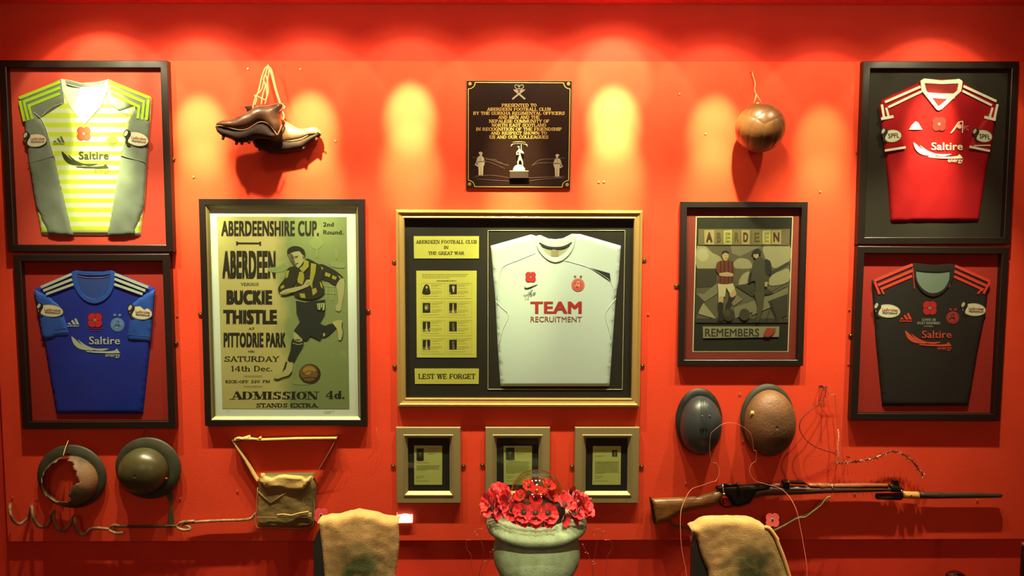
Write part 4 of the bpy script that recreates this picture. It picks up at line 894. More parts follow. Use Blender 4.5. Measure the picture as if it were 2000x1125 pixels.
# ================= 4. dark plaque
zf = Z(900, 145, 4.8913)
PLQ = mat('dark_bronze_plaque', (24, 11, 8), .3, c2=(30, 15, 11), ns=300, bump=.05, bs=500, spec=.12); GLD = mat('plaque_gold', (214, 178, 96), .35, metal=.8)
SIL = mat('engraved_silver', (118, 106, 86), .6)
pl = thing('memorial_plaque', 'square dark plaque with gold lettering and a small statuette, top centre', 'plaque', (W(1013, 367, 0).x, 0, W(1013, 367, 0).z))
plate('plaque_plate', zf([(58, 63), (1059, 66), (1041, 1089), (54, 1087)]), .0005, .012, PLQ, pl, .001)
plate('plaque_edge', zf([(52, 57), (1065, 60), (1047, 1095), (48, 1093)]), .0003, .008, mat('plaque_edge', (120, 84, 50), .4, metal=.6), pl, .001)
dq = .0122
def arc(cx, cy, r, a0, a1): return ell(cx, cy, r, r, 10, 0, a0, a1)
L1 = [(135, 78), (980, 82)] + [(cx, cy) for cx, cy in arc(1038, 84, 54, 180, 90)][::1] + [(1044, 140), (1030, 1015)] + arc(1026, 1072, 56, 270, 180) + [(968, 1078), (132, 1074)] + arc(74, 1070, 56, 360, 270) + [(72, 1010), (72, 138)] + arc(80, 82, 56, 90, 0) + [(135, 78)]
A = Art(dq); A.path(zf(L1), 1.3, GLD)
for x, y in ((88, 90), (1029, 90), (83, 1049), (1016, 1054)): A.poly(zf(ell(x, y, 15, n=16)), GLD); A.poly(zf(ell(x, y, 10, n=16)), PLQ); A.poly(zf(ell(x, y, 5, n=10)), GLD)
A.build('gold_border', pl)
lines_ = [('PRESENTED TO', 391, 723, 296), ('ABERDEEN FOOTBALL CLUB', 250, 860, 334), ('BY THE GURKHA REGIMENTAL OFFICERS', 120, 992, 372), ('AND MEN AND THE', 356, 752, 410), ('NEPALESE COMMUNITY OF', 268, 845, 448), ('NORTH EAST SCOTLAND', 294, 815, 486), ('IN RECOGNITION OF THE FRIENDSHIP', 146, 964, 524), ('AND RESPECT SHOWN TO', 284, 822, 562), ('US AND OUR COLLEAGUES', 274, 835, 600)]
for s_, x0, x1, y in lines_: words('gold_lettering', slab(s_, .17, .095), (x0, y - 16, x1, y + 16), GLD, dq, pl, zf)
A = Art(dq)
A.poly(zf(line_poly((510, 150), (615, 238), 16)), SIL); A.poly(zf(line_poly((602, 150), (492, 238), 16)), SIL)
A.poly(zf([(498, 145), (540, 148), (560, 160), (540, 168), (510, 158)]), SIL); A.poly(zf([(618, 145), (576, 148), (556, 160), (576, 168), (606, 158)]), SIL)
A.path(zf(smoothpts([(530, 138), (516, 118), (522, 102), (540, 104), (557, 118), (575, 104), (592, 102), (600, 118), (586, 138)], 3, False)), 1.6, SIL); A.path(zf([(528, 140), (588, 140)]), 1.8, SIL); A.path(zf([(557, 98), (557, 138)]), 1.2, SIL)
A.path(zf([(495, 650), (530, 645), (580, 645), (620, 652)]), 1.0, SIL); A.path(zf([(495, 668), (530, 662), (580, 662), (620, 670)]), 1.0, SIL); A.path(zf([(478, 688), (495, 668), (480, 672)]), 1.4, SIL); A.path(zf([(638, 688), (620, 668), (636, 672)]), 1.4, SIL)
A.build('engraved_badge', pl)
A = Art(dq); hm = mat('hill_etch', (56, 34, 26), .7)
for p in ([(110, 790), (160, 800), (230, 800), (300, 820), (380, 850), (460, 872)], [(240, 815), (330, 815), (350, 835), (400, 850)], [(680, 870), (730, 830), (780, 812), (860, 810), (1000, 800)], [(690, 868), (740, 850), (820, 845), (880, 850)], [(120, 985), (250, 965), (350, 970), (460, 990)], [(650, 990), (760, 985), (880, 980), (1000, 975)], [(150, 1000), (300, 1010), (460, 1020)], [(640, 1020), (800, 1000), (990, 990)], [(220, 830), (300, 850), (420, 900)]): A.path(zf(smoothpts(p, 3, False)), .8, hm)
A.build('engraved_hills', pl)['kind'] = 'stuff'
def etched_man(cx, top, h, mirror):
    A = Art(dq); s = h / 230; M = lambda pts: zf([(cx + (x * s if not mirror else -x * s), top + y * s) for x, y in pts])
    A.poly(M(smoothpts([(-18, 4), (0, -2), (16, 6), (18, 18), (0, 16), (-16, 18)], 2)), SIL); A.poly(M(ell(2, 24, 12, 15, 12)), SIL)
    A.poly(M(smoothpts([(-26, 48), (0, 38), (22, 46), (26, 90), (30, 135), (-26, 138), (-30, 90)], 2)), SIL); A.poly(M([(-22, 138), (4, 138), (2, 225), (-20, 225)]), SIL); A.poly(M([(6, 138), (26, 136), (22, 225), (6, 225)]), SIL)
    A.path(M([(-28, 55), (-40, 100), (-52, 130)]), 1.6, SIL); A.path(M([(24, 55), (36, 95), (30, 130)]), 1.5, SIL); A.path(M([(-55, 120), (-20, 140)]), 2.2, SIL)
    A.path(M([(-24, 92), (26, 92)]), .8, hm); A.path(M([(0, 50), (0, 92)]), .6, hm); A.path(M([(-45, 232), (45, 230)]), 1.2, hm); A.build('engraved_soldier', pl)
etched_man(190, 742, 228, False); etched_man(922, 764, 218, True)
# statuette on its bracket
WST = mat('white_stone', (225, 218, 200), .5)
o = plate('statuette_bracket', zf([(468, 922), (646, 922), (650, 992), (464, 992)]), .012, .030, mat('dark_bracket', (36, 22, 18), .4), pl, .002)
plate('bracket_rim', zf([(466, 920), (648, 920), (648, 928), (466, 928)]), .012, .031, SIL, pl)
c = W(556, 924 / 4.8913 * 0 + 924, 0); cx_, cz_ = (lambda p: (p.x, p.z))(W(*zf([(556, 922)])[0], .021))
V, Fc = ball_vf((cx_, -.021, cz_), .0285, 20, .35); keep = [i for i, v in enumerate(V)]
for v in V: v.z = max(v.z, cz_)
mk('stone_mound', V, Fc, WST, pl, smooth=True)
SKN = mat('statuette_metal', (196, 190, 170), .35, metal=.6)
def skin(name, pts, edges, radii, m, parent, sub=2, origin=None):
    org = ABS[parent.name] if parent else Vector(origin)
    me = bpy.data.meshes.new(name); me.from_pydata([Vector(p) - org for p in pts], edges, []); me.materials.append(m)
    o = bpy.data.objects.new(name, me); COL.objects.link(o); s = o.modifiers.new('skin', 'SKIN'); s.use_smooth_shade = True
    for i, r in enumerate(radii): sv = me.skin_vertices[0].data[i]; sv.radius = (r, r) if not isinstance(r, tuple) else r; sv.use_root = i == 0
    ss = o.modifiers.new('sub', 'SUBSURF'); ss.levels = ss.render_levels = sub
    if parent: o.parent = parent
    else: o.location = org
    ABS[o.name] = org; return o
def SP(x, y, d=.022): return W(*zf([(x, y)])[0], d)
fig = skin('soldier_figure', [SP(565, 800), SP(562, 760), SP(562, 735), SP(556, 712), SP(554, 698), SP(545, 840), SP(548, 872), SP(586, 835), SP(592, 872), SP(538, 738, .024), SP(532, 770, .027), SP(560, 765, .031), SP(588, 738, .024), SP(600, 758, .027), SP(578, 750, .031), SP(578, 705, .024), SP(578, 672, .024)],
     [(0, 1), (1, 2), (2, 3), (3, 4), (0, 5), (5, 6), (0, 7), (7, 8), (2, 9), (9, 10), (10, 11), (2, 12), (12, 13), (13, 14), (14, 15), (15, 16)],
     [.006, .0055, .0055, .003, .0045, .0045, .003, .0045, .003, .003, .0028, .002, .003, .0028, .002, .0018, .0014], SKN, pl)
lathe('helmet_brim', [(.0001, .0045), (.004, .003), (.0065, 0), (.0063, -.001), (.0001, .0005)], SP(552, 696), SKN, pl, 14)

# ================= 12. hanging football boots
zc = Z(380, 100, 3.75)
LEA = mat('worn_brown_leather', (98, 66, 46), .34, c2=(66, 42, 32), ns=18, bump=.15, bs=60); LEA2 = mat('dark_sole_leather', (44, 24, 18), .75, c2=(32, 16, 12), ns=30, bump=.1, spec=.25); LACE = mat('cotton_lace', (196, 170, 118), .8, bump=.2, bs=200); TAN = mat('pale_worn_leather', (150, 112, 80), .4, c2=(118, 84, 60), ns=14, bump=.1, bs=60)
WLT = mat('welt_leather', (128, 92, 66), .45)
def boot(name, label, loc_px, d, upper, sole, welt, studs, lace_paths, mu, tongue=None, collar=None, hgt=.042):
    p = W(*zc([loc_px])[0], d)
    t = thing(name, label, 'boot', (p.x, 0, p.z), 'pair of hanging boots')
    u = sheet('boot_upper', zc(smoothpts(upper, 3)), d, hgt, mu, t, edge=.045, res=.0075, both=True, base=.02, wr=.005, ws=26)
    sheet('sole', zc(smoothpts(sole, 3)), d, hgt * .86, LEA2, t, edge=.03, res=.009, both=True, base=.25)
    tube('welt', P3(zc(smoothpts(welt, 4, False)), d + hgt * .62), .0028, WLT, t, 6)
    for x, y in studs:
        q = W(*zc([(x, y)])[0], d + .012); v, f = tube_vf([q + Vector((0, 0, .006)), q + Vector((-.002, -.004, -.010))], [.0075, .0055], 10); mk('stud', v, f, LEA2, t, smooth=True)
    if tongue: sheet('tongue', zc(smoothpts(tongue, 3)), d - .008, .006, LEA2, t, edge=.01, res=.008)
    if collar: tube('collar_edge', P3(zc(smoothpts(collar, 4, False)), d + .018), .003, WLT, t, 6)
    for l in lace_paths: tube('lace', P3(zc(smoothpts(l, 3, False)), d + .012), .0032, LACE, t, 6)
    return t
boot('football_boot', 'left boot of the hung pair, worn brown leather, toe pointing left', (440, 650), .128,
     [(160, 545), (168, 525), (200, 508), (260, 500), (300, 488), (350, 462), (400, 438), (425, 420), (480, 400), (560, 400), (630, 378), (655, 400), (640, 440), (632, 500), (640, 545), (615, 605), (585, 600), (560, 570), (520, 540), (480, 538), (450, 552), (400, 575), (330, 590), (260, 580), (200, 565)],
     [(158, 550), (200, 560), (260, 575), (330, 582), (390, 570), (440, 545), (480, 528), (520, 530), (560, 560), (580, 590), (612, 612), (600, 640), (560, 650), (500, 640), (440, 640), (400, 662), (320, 668), (270, 645), (215, 625), (175, 595)],
     [(160, 548), (210, 548), (270, 565), (330, 578), (385, 570), (430, 545), (470, 522), (510, 520), (550, 540), (580, 575), (605, 612), (622, 585), (640, 540)],
     [(178, 575), (234, 577), (212, 632), (310, 668), (350, 668), (402, 660), (496, 552)],
     [[(425, 425), (440, 360), (470, 290), (490, 200), (515, 130), (540, 106)], [(440, 400), (455, 350), (440, 322), (500, 350), (520, 355), (540, 300), (532, 210), (515, 175), (500, 260), (478, 300), (445, 330)], [(488, 400), (500, 320), (520, 250), (505, 210), (520, 170), (535, 115)], [(515, 395), (530, 330), (528, 260), (545, 150), (540, 110)]],
     LEA, tongue=[(362, 405), (420, 402), (418, 440), (385, 448), (375, 420)], collar=[(425, 425), (470, 405), (540, 402), (590, 390), (635, 385), (650, 402), (625, 440), (560, 448), (500, 440)])
boot('football_boot', 'right boot of the hung pair, half hidden, pale worn leather, toe pointing right', (600, 720), .042,
     [(600, 420), (640, 440), (655, 500), (700, 530), (760, 565), (820, 565), (875, 555), (905, 570), (925, 600), (905, 625), (840, 640), (760, 665), (680, 680), (600, 690), (540, 670), (520, 600), (560, 500)],
     [(430, 640), (520, 625), (600, 640), (680, 655), (760, 650), (830, 625), (890, 600), (925, 605), (905, 635), (850, 675), (800, 715), (740, 730), (640, 745), (560, 738), (470, 715), (440, 690)],
     [(560, 640), (640, 655), (720, 655), (790, 640), (850, 605), (900, 590), (925, 605)],
     [(895, 645), (880, 632), (800, 706), (560, 732), (480, 712)],
     [[(640, 410), (620, 350), (595, 270), (575, 180), (560, 130), (540, 108)], [(632, 400), (612, 345), (588, 270), (568, 190), (552, 140), (530, 112)], [(640, 395), (660, 410), (640, 432), (655, 470), (650, 510)]],
     TAN, hgt=.037)
def nail(x, y, label=None, d=0, L=.018, m=STEEL, cat='nail', r=.0016, name='nail', group=None):
    b = Buf(); p = W(x, y, d + L); q = W(x, y, d - .005); q = Vector((p.x, q.y, p.z))
    v, f = tube_vf([q, p], r, 6); b.add(v, f); v, f = tube_vf([p, p + Vector((0, -.0015, 0))], r * 2.4, 10); b.add(v, f)
    return tag(b.build(name, [m]), label, cat, group)
x, y = zc([(540, 104)])[0]; nail(x, y - 1, 'nail that the two football boots hang from', L=.03)

# ================= 13. leather ball
c = W(1484.8, 250.0, .125); R = .1085
bt = thing('leather_football', 'old tan leather ball hung on a cord above the remembrance poster', 'football', (c.x, 0, c.z - R))
BL = mat('old_ball_leather', (122, 84, 46), .36, c2=(78, 48, 26), ns=7, bump=.15, bs=70, lo=.3, hi=.7)
rotb = Euler((math.radians(28), math.radians(-20), math.radians(30))).to_matrix()
faces6 = [Matrix.Identity(3), Euler((math.pi / 2, 0, 0)).to_matrix(), Euler((math.pi, 0, 0)).to_matrix(), Euler((-math.pi / 2, 0, 0)).to_matrix(), Euler((0, math.pi / 2, 0)).to_matrix() @ Euler((0, 0, math.pi / 2)).to_matrix(), Euler((0, -math.pi / 2, 0)).to_matrix() @ Euler((0, 0, math.pi / 2)).to_matrix()]
for fi, fm_ in enumerate(faces6):
    if fi % 2: fm_ = fm_ @ Euler((0, 0, math.pi / 2)).to_matrix()
    for s in range(3):
        NU, NV = 24, 9; V = []; Fc = []
        for i in range(NU + 1):
            for j in range(NV + 1):
                u = -1 + 2 * i / NU; v = -1 + 2 * (s + j / NV) / 3
                p = Vector((math.tan(u * math.pi / 4), math.tan(v * math.pi / 4), 1)).normalized()
                e = min((1 - abs(u)) * 3.2, j / NV * 2.2, (1 - j / NV) * 2.2, 1) ; e = min(1, e * 1.6)
                V.append(c + rotb @ (fm_ @ p) * (R - .0018 * (1 - e) ** 2.2))
        for i in range(NU):
            for j in range(NV): a_ = i * (NV + 1) + j; Fc.append((a_, a_ + NV + 1, a_ + NV + 2, a_ + 1))
        mk('leather_panel', V, Fc, BL, bt, smooth=True)
V, Fc = ball_vf(c, R - .004, 24); mk('bladder', V, Fc, LEA2, bt, smooth=True)
zv = Z(1400, 120, 5.625)
tube('cord', P3(zv([(436, 360), (405, 475)]), .115), .0032, LACE, bt); tube('cord', P3(zv([(436, 362), (500, 470)]), .115), .0016, LACE, bt)
hp = smoothpts([(390, 112, .03), (400, 165, .04), (422, 240, .06), (414, 300, .085), (428, 350, .105), (436, 362, .114)], 4, False)
tube('hanging_string', [W(*zv([(q[0], q[1])])[0], q[2]) for q in hp], .0016, LACE, bt)
v, f = ball_vf(W(*zv([(450, 468)])[0], .125), .008, 10); mk('lace_knot', v, f, LACE, bt, smooth=True)
x, y = zv([(388, 112)])[0]; nail(x, y, 'nail that the leather ball hangs from', L=.032)

# ================= 14-17. helmets
def helmet(name, label, cx, cy, rx, rz, dome, d, m, m_brim=None, tilt=(0, 0), hole=None, sub=None, extra=None, flat=.5):
    """turned crown with a flared brim facing the room. rx, rz half sizes of the brim in pixels; dome = (radius px, offset x px, offset y px, height m)"""
    sc_ = (W(cx + 1, cy, d) - W(cx, cy, d)).length
    c = W(cx, cy, d); t = thing(name, label, 'helmet', (c.x, 0, c.z - rz * sc_))
    V, Fc = [], []; n, K = 72, 30; dr, ox, oy, hgt = dome
    prof = []
    for i in range(K + 1):
        q = i / K
        if q < .7:
            a = q / .7 * math.pi / 2; prof.append((dr * math.sin(a) ** .92, hgt * (math.cos(a) ** .82 if a < 1.5707 else 0) , 0))
        else:
            s = (q - .7) / .3; prof.append((dr + (1 - dr) * s, -.012 * s + .004 * math.sin(s * 3), s))
    for r_, h, s in prof:
        for k in range(n):
            a = 2 * math.pi * k / n; x, z = r_ * math.cos(a) * rx * sc_, r_ * math.sin(a) * rz * sc_
            w_ = 1 - s
            x += ox * sc_ * w_ ; z += -oy * sc_ * w_
            hh = h + .0025 * noise.noise(Vector((x * 18, z * 18, cx))) + x * tilt[0] + z * tilt[1]
            V.append(Vector((c.x + x, -d - hh, c.z + z)))
    for i in range(K):
        for k in range(n):
            q = (k + 1) % n; f = (i * n + k, i * n + q, (i + 1) * n + q, (i + 1) * n + k)
            if hole:
                p = sum((V[j] for j in f), Vector()) / 4
                if inside((p.x, p.z), hole): continue
            Fc.append(f)
    split = int(K * .7)
    cap = [f for f in Fc if f[0] // n < split]; brim = [f for f in Fc if f[0] // n >= split]
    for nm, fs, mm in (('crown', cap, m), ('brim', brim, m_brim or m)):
        used = sorted({i for f in fs for i in f}); mp = {a: b for b, a in enumerate(used)}
        o = mk(nm, [V[i] for i in used], [[mp[i] for i in f] for f in fs], mm, t, smooth=True)
        s_ = o.modifiers.new('solid', 'SOLIDIFY'); s_.thickness = .0022; s_.offset = -1
    rim = [V[K * n + k] for k in range(n)]
    tube('rim_edge', rim, .0022, m_brim or m, t, 6, True)
    def surf(px, py, up=0):
        h = hgt * .6
        for _ in range(6):
            w = W(px, py, d + h); X = (w.x - c.x - ox * sc_) / (rx * sc_ * dr); Zz = (w.z - c.z + oy * sc_) / (rz * sc_ * dr); q = min(.9999, math.hypot(X, Zz))
            h = hgt * math.cos(math.asin(q ** (1 / .92))) ** .82
        return W(px, py, d + h + up)
    return t, c, surf
zp = Z(0, 830, 4.8921)
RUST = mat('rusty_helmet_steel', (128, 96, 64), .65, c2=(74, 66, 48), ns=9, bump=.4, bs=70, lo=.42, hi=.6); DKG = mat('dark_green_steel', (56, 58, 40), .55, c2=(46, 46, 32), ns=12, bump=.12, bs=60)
hole = [(lambda q: (q.x, q.z))(W(x, y, .07)) for x, y in zp([(604, 292), (625, 318), (650, 326), (660, 345), (690, 345), (715, 362), (740, 400), (770, 430), (775, 470), (800, 500), (800, 520), (755, 545), (740, 580), (715, 610), (722, 650), (735, 690), (680, 712), (640, 700), (590, 706), (540, 690), (500, 650), (475, 675), (445, 655), (425, 590), (432, 520), (418, 505), (440, 465), (452, 435), (480, 400), (498, 372), (540, 358), (560, 325)])]
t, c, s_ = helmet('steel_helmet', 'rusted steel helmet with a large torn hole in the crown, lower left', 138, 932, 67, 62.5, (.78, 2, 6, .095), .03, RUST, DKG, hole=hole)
tube('hanging_wire', [W(*zp([(x, y)])[0], dd) for x, y, dd in ((606, 292, .11), (612, 260, .09), (632, 200, .05), (652, 150, .02), (654, 125, .004))], .0015, LACE, t, 6)
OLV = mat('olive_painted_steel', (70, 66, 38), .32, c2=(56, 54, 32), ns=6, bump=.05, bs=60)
t, c, s_ = helmet('steel_helmet', 'olive green steel helmet with smooth round crown, under the framed blue shirt', 287.5, 915.5, 63.5, 60.5, (.73, -4, 2, .10), .035, OLV, DKG)
tube('hanging_wire', P3(zp([(1360, 118), (1395, 50), (1445, 120)]), .02), .0012, STEEL, t, 6)
plate('chin_strap', zp(smoothpts([(1590, 660), (1650, 640), (1640, 760), (1655, 850), (1655, 955), (1610, 955), (1612, 850), (1625, 760), (1600, 700)], 2)), .006, .012, mat('green_webbing', (62, 66, 32), .8, bump=.3, bs=120), t, .002)
v, f = ball_vf(W(*zp([(1590, 512)])[0], .082), .0055, 8); mk('chin_strap_rivet', v, f, mat('chipped_paint', (170, 60, 44), .6), t)
zm = Z(1300, 740, 5.5556)
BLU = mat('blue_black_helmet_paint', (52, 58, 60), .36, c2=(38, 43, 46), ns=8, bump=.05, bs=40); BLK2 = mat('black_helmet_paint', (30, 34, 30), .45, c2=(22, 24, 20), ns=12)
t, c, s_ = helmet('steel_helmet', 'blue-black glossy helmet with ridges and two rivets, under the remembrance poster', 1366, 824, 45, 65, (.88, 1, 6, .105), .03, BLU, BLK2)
def on_dome(x, y, up=0): return s_(*zm([(x, y)])[0], up)
for dx in (-26, 0, 30):
    tube('ridge', [on_dome(408 + dx + abs(dx) * (.25 if dx < 0 else -.25) * (1 - i / 9), 222 + i * 38, .0025) for i in range(10)], .0034, BLU, t, 8)
for x in (397, 478):
    v, f = ball_vf(on_dome(x, 405, .002), .0045, 10); mk('rivet', v, f, STEEL, t, smooth=True)
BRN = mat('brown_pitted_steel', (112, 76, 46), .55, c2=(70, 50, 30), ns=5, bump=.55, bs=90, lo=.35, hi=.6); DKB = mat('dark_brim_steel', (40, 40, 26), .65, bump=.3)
t, c, s_ = helmet('steel_helmet', 'brown pitted helmet with a rough crown, right of the blue-black helmet', 1500, 819, 52, 68.5, (.93, 1.5, 6, .11), .03, BRN, DKB)
v, f = ball_vf(on_dome(942, 372, .003), .011, 9, .5)
for q in v: q += Vector((noise.noise(q * 150), noise.noise(q * 170), noise.noise(q * 190))) * .006
mk('string_knot', v, f, mat('pale_twine', (206, 176, 100), .8), t, smooth=True)

# ================= 18. satchel
zq = Z(360, 840, 5.3559)
CAN = mat('olive_canvas', (122, 98, 52), .85, c2=(92, 80, 38), ns=6, bump=.5, bs=50, lo=.35, hi=.65); CANL = mat('pale_canvas', (196, 166, 96), .85, c2=(176, 146, 84), ns=10, bump=.4, bs=60)
t = thing('canvas_satchel', 'old olive canvas shoulder bag with its strap pulled up into a triangle', 'bag', (W(555, 1032, .03).x, 0, W(555, 1032, .03).z))
def creases(x, z):
    return .006 * noise.noise(Vector((x * 14 + z * 5, z * 11, 1.7))) + .0012 * noise.noise(Vector((x * 60, z * 50, 4)))
sheet('bag_body', zq([(768, 520), (800, 500), (1060, 505), (1325, 505), (1345, 540), (1365, 600), (1358, 760), (1352, 960), (1335, 1005), (1300, 1022), (1180, 1030), (760, 1018), (752, 960), (752, 850), (762, 700), (765, 600)]), .004, .045, CAN, t, edge=.012, res=.007, fn=creases, base=.55)
b = sheet('bag_back', zq([(790, 462), (1345, 455), (1362, 560), (1360, 640), (770, 640), (772, 540)]), .002, .016, mat('green_lining', (74, 78, 34), .85), t, edge=.01)
sheet('flap', zq([(790, 462), (828, 460), (840, 490), (905, 512), (930, 505), (975, 482), (1040, 474), (1110, 482), (1160, 485), (1230, 492), (1260, 520), (1285, 508), (1310, 488), (1326, 490), (1318, 540), (1290, 570), (1240, 630), (1160, 632), (1090, 628), (1000, 602), (940, 602), (850, 614), (828, 605), (800, 565), (775, 540), (788, 515)]), .045, .016, CANL, t, edge=.01, res=.006, fn=lambda x, z: .005 * noise.noise(Vector((x * 18, z * 34, 9))))
for x, y in ((836, 570), (1252, 572)): v, f = ball_vf(W(*zq([(x, y)])[0], .064), .004, 10, .5); mk('stud', v, f, BRASS, t, smooth=True)
tube('piping', P3(zq(smoothpts([(768, 600), (756, 800), (752, 1010), (900, 1020), (1180, 1030), (1300, 1022), (1340, 1000), (1352, 960), (1358, 760), (1340, 620), (1322, 540)], 3, False)), .04), .0022, mat('pale_piping', (150, 126, 80), .8), t, 6)
tube('piping', P3(zq([(762, 912), (1060, 912), (1320, 910)]), .056), .0015, mat('pale_piping', (150, 126, 80), .8), t, 6)
for a0, b0 in (((770, 640), (900, 770)), ((900, 770), (1080, 640))):
    p = zq([a0, b0]); q = [W(*p[0], .048), W(*[(p[0][k] + p[1][k]) / 2 for k in (0, 1)], .051), W(*p[1], .049)]; tube('crease_fold', q, .0035, CAN, t, 8)
tube('pocket_strap', P3(zq([(965, 888), (1030, 880), (1120, 892), (1200, 870), (1300, 852)]), .058), .0035, CANL, t, 6)
plate('buckle', zq([(1296, 868), (1330, 868), (1330, 908), (1296, 908)]), .056, .061, CANL, t, .001)
def strap_(name, pts, d0, w, m, parent, th=.0025):
    """flat webbing along 3-d points, width mostly out of the wall"""
    b = Buf()
    for a0, b0 in zip(pts, pts[1:]):
        tdir = (b0 - a0).normalized(); side = tdir.cross(Vector((0, 1, 0))).normalized() * th; out = Vector((0, -w / 2, 0))
        v = [a0 + side + out, a0 - side + out, a0 - side - out, a0 + side - out, b0 + side + out, b0 - side + out, b0 - side - out, b0 + side - out]
        b.add(v, [(0, 1, 5, 4), (1, 2, 6, 5), (2, 3, 7, 6), (3, 0, 4, 7), (3, 2, 1, 0), (4, 5, 6, 7)])
    return b.build(name, [m], parent)
strap_('shoulder_strap', P3(zq([(772, 525), (745, 485), (640, 300), (512, 100)]), .022), 0, .03, CANL, t)
strap_('shoulder_strap', P3(zq([(512, 98), (600, 88), (800, 96), (1200, 82), (1600, 78)]), .022), 0, .034, CANL, t, .0022)
strap_('shoulder_strap', P3(zq([(1597, 82), (1500, 255), (1335, 530)]), .022), 0, .025, mat('tan_webbing', (150, 104, 70), .8), t, .0015)
sheet('strap_knot', zq([(512, 92), (560, 74), (600, 80), (640, 68), (680, 56), (684, 80), (760, 92), (795, 68), (805, 96), (760, 108), (700, 112), (640, 120), (580, 108), (530, 104)]), .03, .012, CANL, t, edge=.006, res=.006, fn=lambda x, z: .006 * noise.noise(Vector((x * 60, z * 60, 2))))
for x, y in ((512, 96), (1600, 80)): nail(*zq([(x, y)])[0], 'nail at the %s end of the satchel strap' % ('left' if x < 1000 else 'right'), L=.042)
for x, y, s_ in ((770, 525, 1), (1335, 532, 1)):
    cc = W(*zq([(x, y)])[0], .03); tube('strap_ring', [cc + Vector((.006 * math.cos(a), 0, .008 * math.sin(a))) for a in [k * math.pi / 5 for k in range(10)]], .0014, STEEL, t, 6, True)

# ================= 19. screw picket
IRON = mat('weathered_iron', (168, 128, 94), .6, c2=(112, 82, 58), ns=30, bump=.4, bs=150, metal=.2)
t = thing('screw_picket', 'long rusty corkscrew wire picket hung along the bottom left of the panel', 'picket', (W(250, 1040, .02).x, 0, W(250, 1040, .02).z))
pk = [(97, 755, .035), (95, 800, .06), (100, 845, .08), (125, 905, .07), (170, 945, .05), (205, 940, .03), (260, 890, .012), (285, 850, .012), (300, 785, .035), (308, 800, .06), (315, 870, .08), (340, 935, .07), (385, 975, .05), (440, 960, .03), (480, 900, .012), (498, 855, .018), (515, 825, .045), (512, 865, .075), (530, 950, .07), (580, 1008, .05), (620, 995, .03), (670, 935, .012), (698, 890, .018), (715, 872, .045), (714, 910, .07), (730, 980, .065), (775, 1040, .045), (815, 1035, .03), (860, 995, .025), (930, 985, .025), (1050, 996, .025)]
cw = [W(*zp([(q[0], q[1])])[0], q[2]) for q in smoothpts(pk, 4, False)]
tube('corkscrew', cw, .0072, IRON, t, 10)
def P4(z, pts, n=4): return [W(*z([(q[0], q[1])])[0], q[2]) for q in smoothpts(pts, n, False)]
tube('eye_loop', P4(zp, [(1050, 996, .025), (1062, 968, .03), (1100, 958, .035), (1138, 965, .03), (1110, 975, .025), (1090, 985, .02), (1100, 1015, .025), (1140, 1030, .03), (1178, 1028, .03)]), .0066, IRON, t, 10)
tube('eye_loop', P4(zp, [(1050, 996, .028), (1058, 1015, .035), (1090, 1028, .04), (1130, 1034, .036), (1178, 1030, .03)]), .0066, IRON, t, 10)
tube('shaft', P4(zp, [(1110, 968, .028), (1400, 968, .024), (1700, 964, .024)]), .0062, mat('dark_green_iron', (62, 56, 34), .6, bump=.3), t, 10)
tube('eye_loop', P4(zp, [(1695, 970, .024), (1720, 938, .03), (1770, 924, .03), (1860, 918, .025)]), .0066, IRON, t, 10)
tube('eye_loop', P4(zp, [(1695, 970, .026), (1712, 992, .036), (1760, 1004, .04), (1812, 1000, .035), (1815, 980, .03), (1780, 960, .028), (1740, 962, .026)]), .0066, IRON, t, 10)
tube('shaft', P4(zq, [(0, 975, .024), (200, 955, .022), (420, 945, .022), (600, 940, .022), (680, 930, .022), (720, 905, .02), (738, 880, .02), (760, 872, .018)]), .0066, IRON, t, 10)
tube('tie_wire', P4(zp, [(300, 790, .05), (286, 770, .04), (300, 755, .03), (318, 768, .03), (305, 778, .04)]), .0012, STEEL, t, 5)
for x, y, w in ((345, 728, 'second coil'),): nail(*zp([(x, y)])[0], 'nail holding the picket at its %s' % w)

# ================= 20. rifle
zn = Z(1250, 880, 5.2632); zo = Z(1600, 740, 4.0184)
WOOD = mat('walnut_stock', (128, 84, 42), .35, c2=(98, 62, 30), ns=8, stretch=(2, 10, 22), bump=.06, bs=60); WOOD2 = mat('dark_foreend_wood', (78, 44, 26), .4, c2=(60, 34, 20), ns=9, stretch=(2, 10, 20)); HGD = mat('red_brown_handguard', (134, 72, 44), .35, c2=(112, 58, 34), ns=9, stretch=(2, 10, 20)); GUN = mat('blued_gunmetal', (36, 30, 26), .35, metal=.6, bump=.05); BRT = mat('bare_steel', (170, 160, 140), .3, metal=1)
t = thing('service_rifle', 'long wooden-stocked bolt-action service rifle hung muzzle right above the right-hand sack', 'rifle', (W(1500, 1000, .03).x, 0, W(1500, 1000, .03).z))
dr_ = .035
sheet('butt_stock', zn([(118, 505), (128, 492), (300, 485), (525, 472), (620, 462), (700, 435), (800, 405), (845, 402), (850, 470), (800, 530), (760, 560), (640, 590), (520, 605), (400, 650), (270, 720), (160, 755), (148, 745), (125, 600)]), dr_, .024, WOOD, t, edge=.03, res=.009, both=True, base=.12)
plate('butt_plate', zn([(108, 510), (124, 500), (162, 742), (152, 758), (140, 742)]), dr_ - .02, dr_ + .02, GUN, t, .002)
sheet('fore_end', zn([(900, 402), (1200, 376), (1330, 358), (1500, 360), (2000, 366), (2000, 430), (1700, 450), (1300, 462), (1200, 480), (960, 500)]), dr_, .02, WOOD2, t, edge=.02, res=.01, both=True, base=.1)
sheet('receiver', zn([(780, 365), (815, 362), (840, 348), (1010, 345), (1040, 352), (1200, 342), (1330, 340), (1335, 400), (1200, 425), (1130, 540), (1010, 575), (950, 565), (900, 480), (830, 450), (825, 410), (780, 395)]), dr_, .021, GUN, t, edge=.016, res=.009, both=True, base=.15)
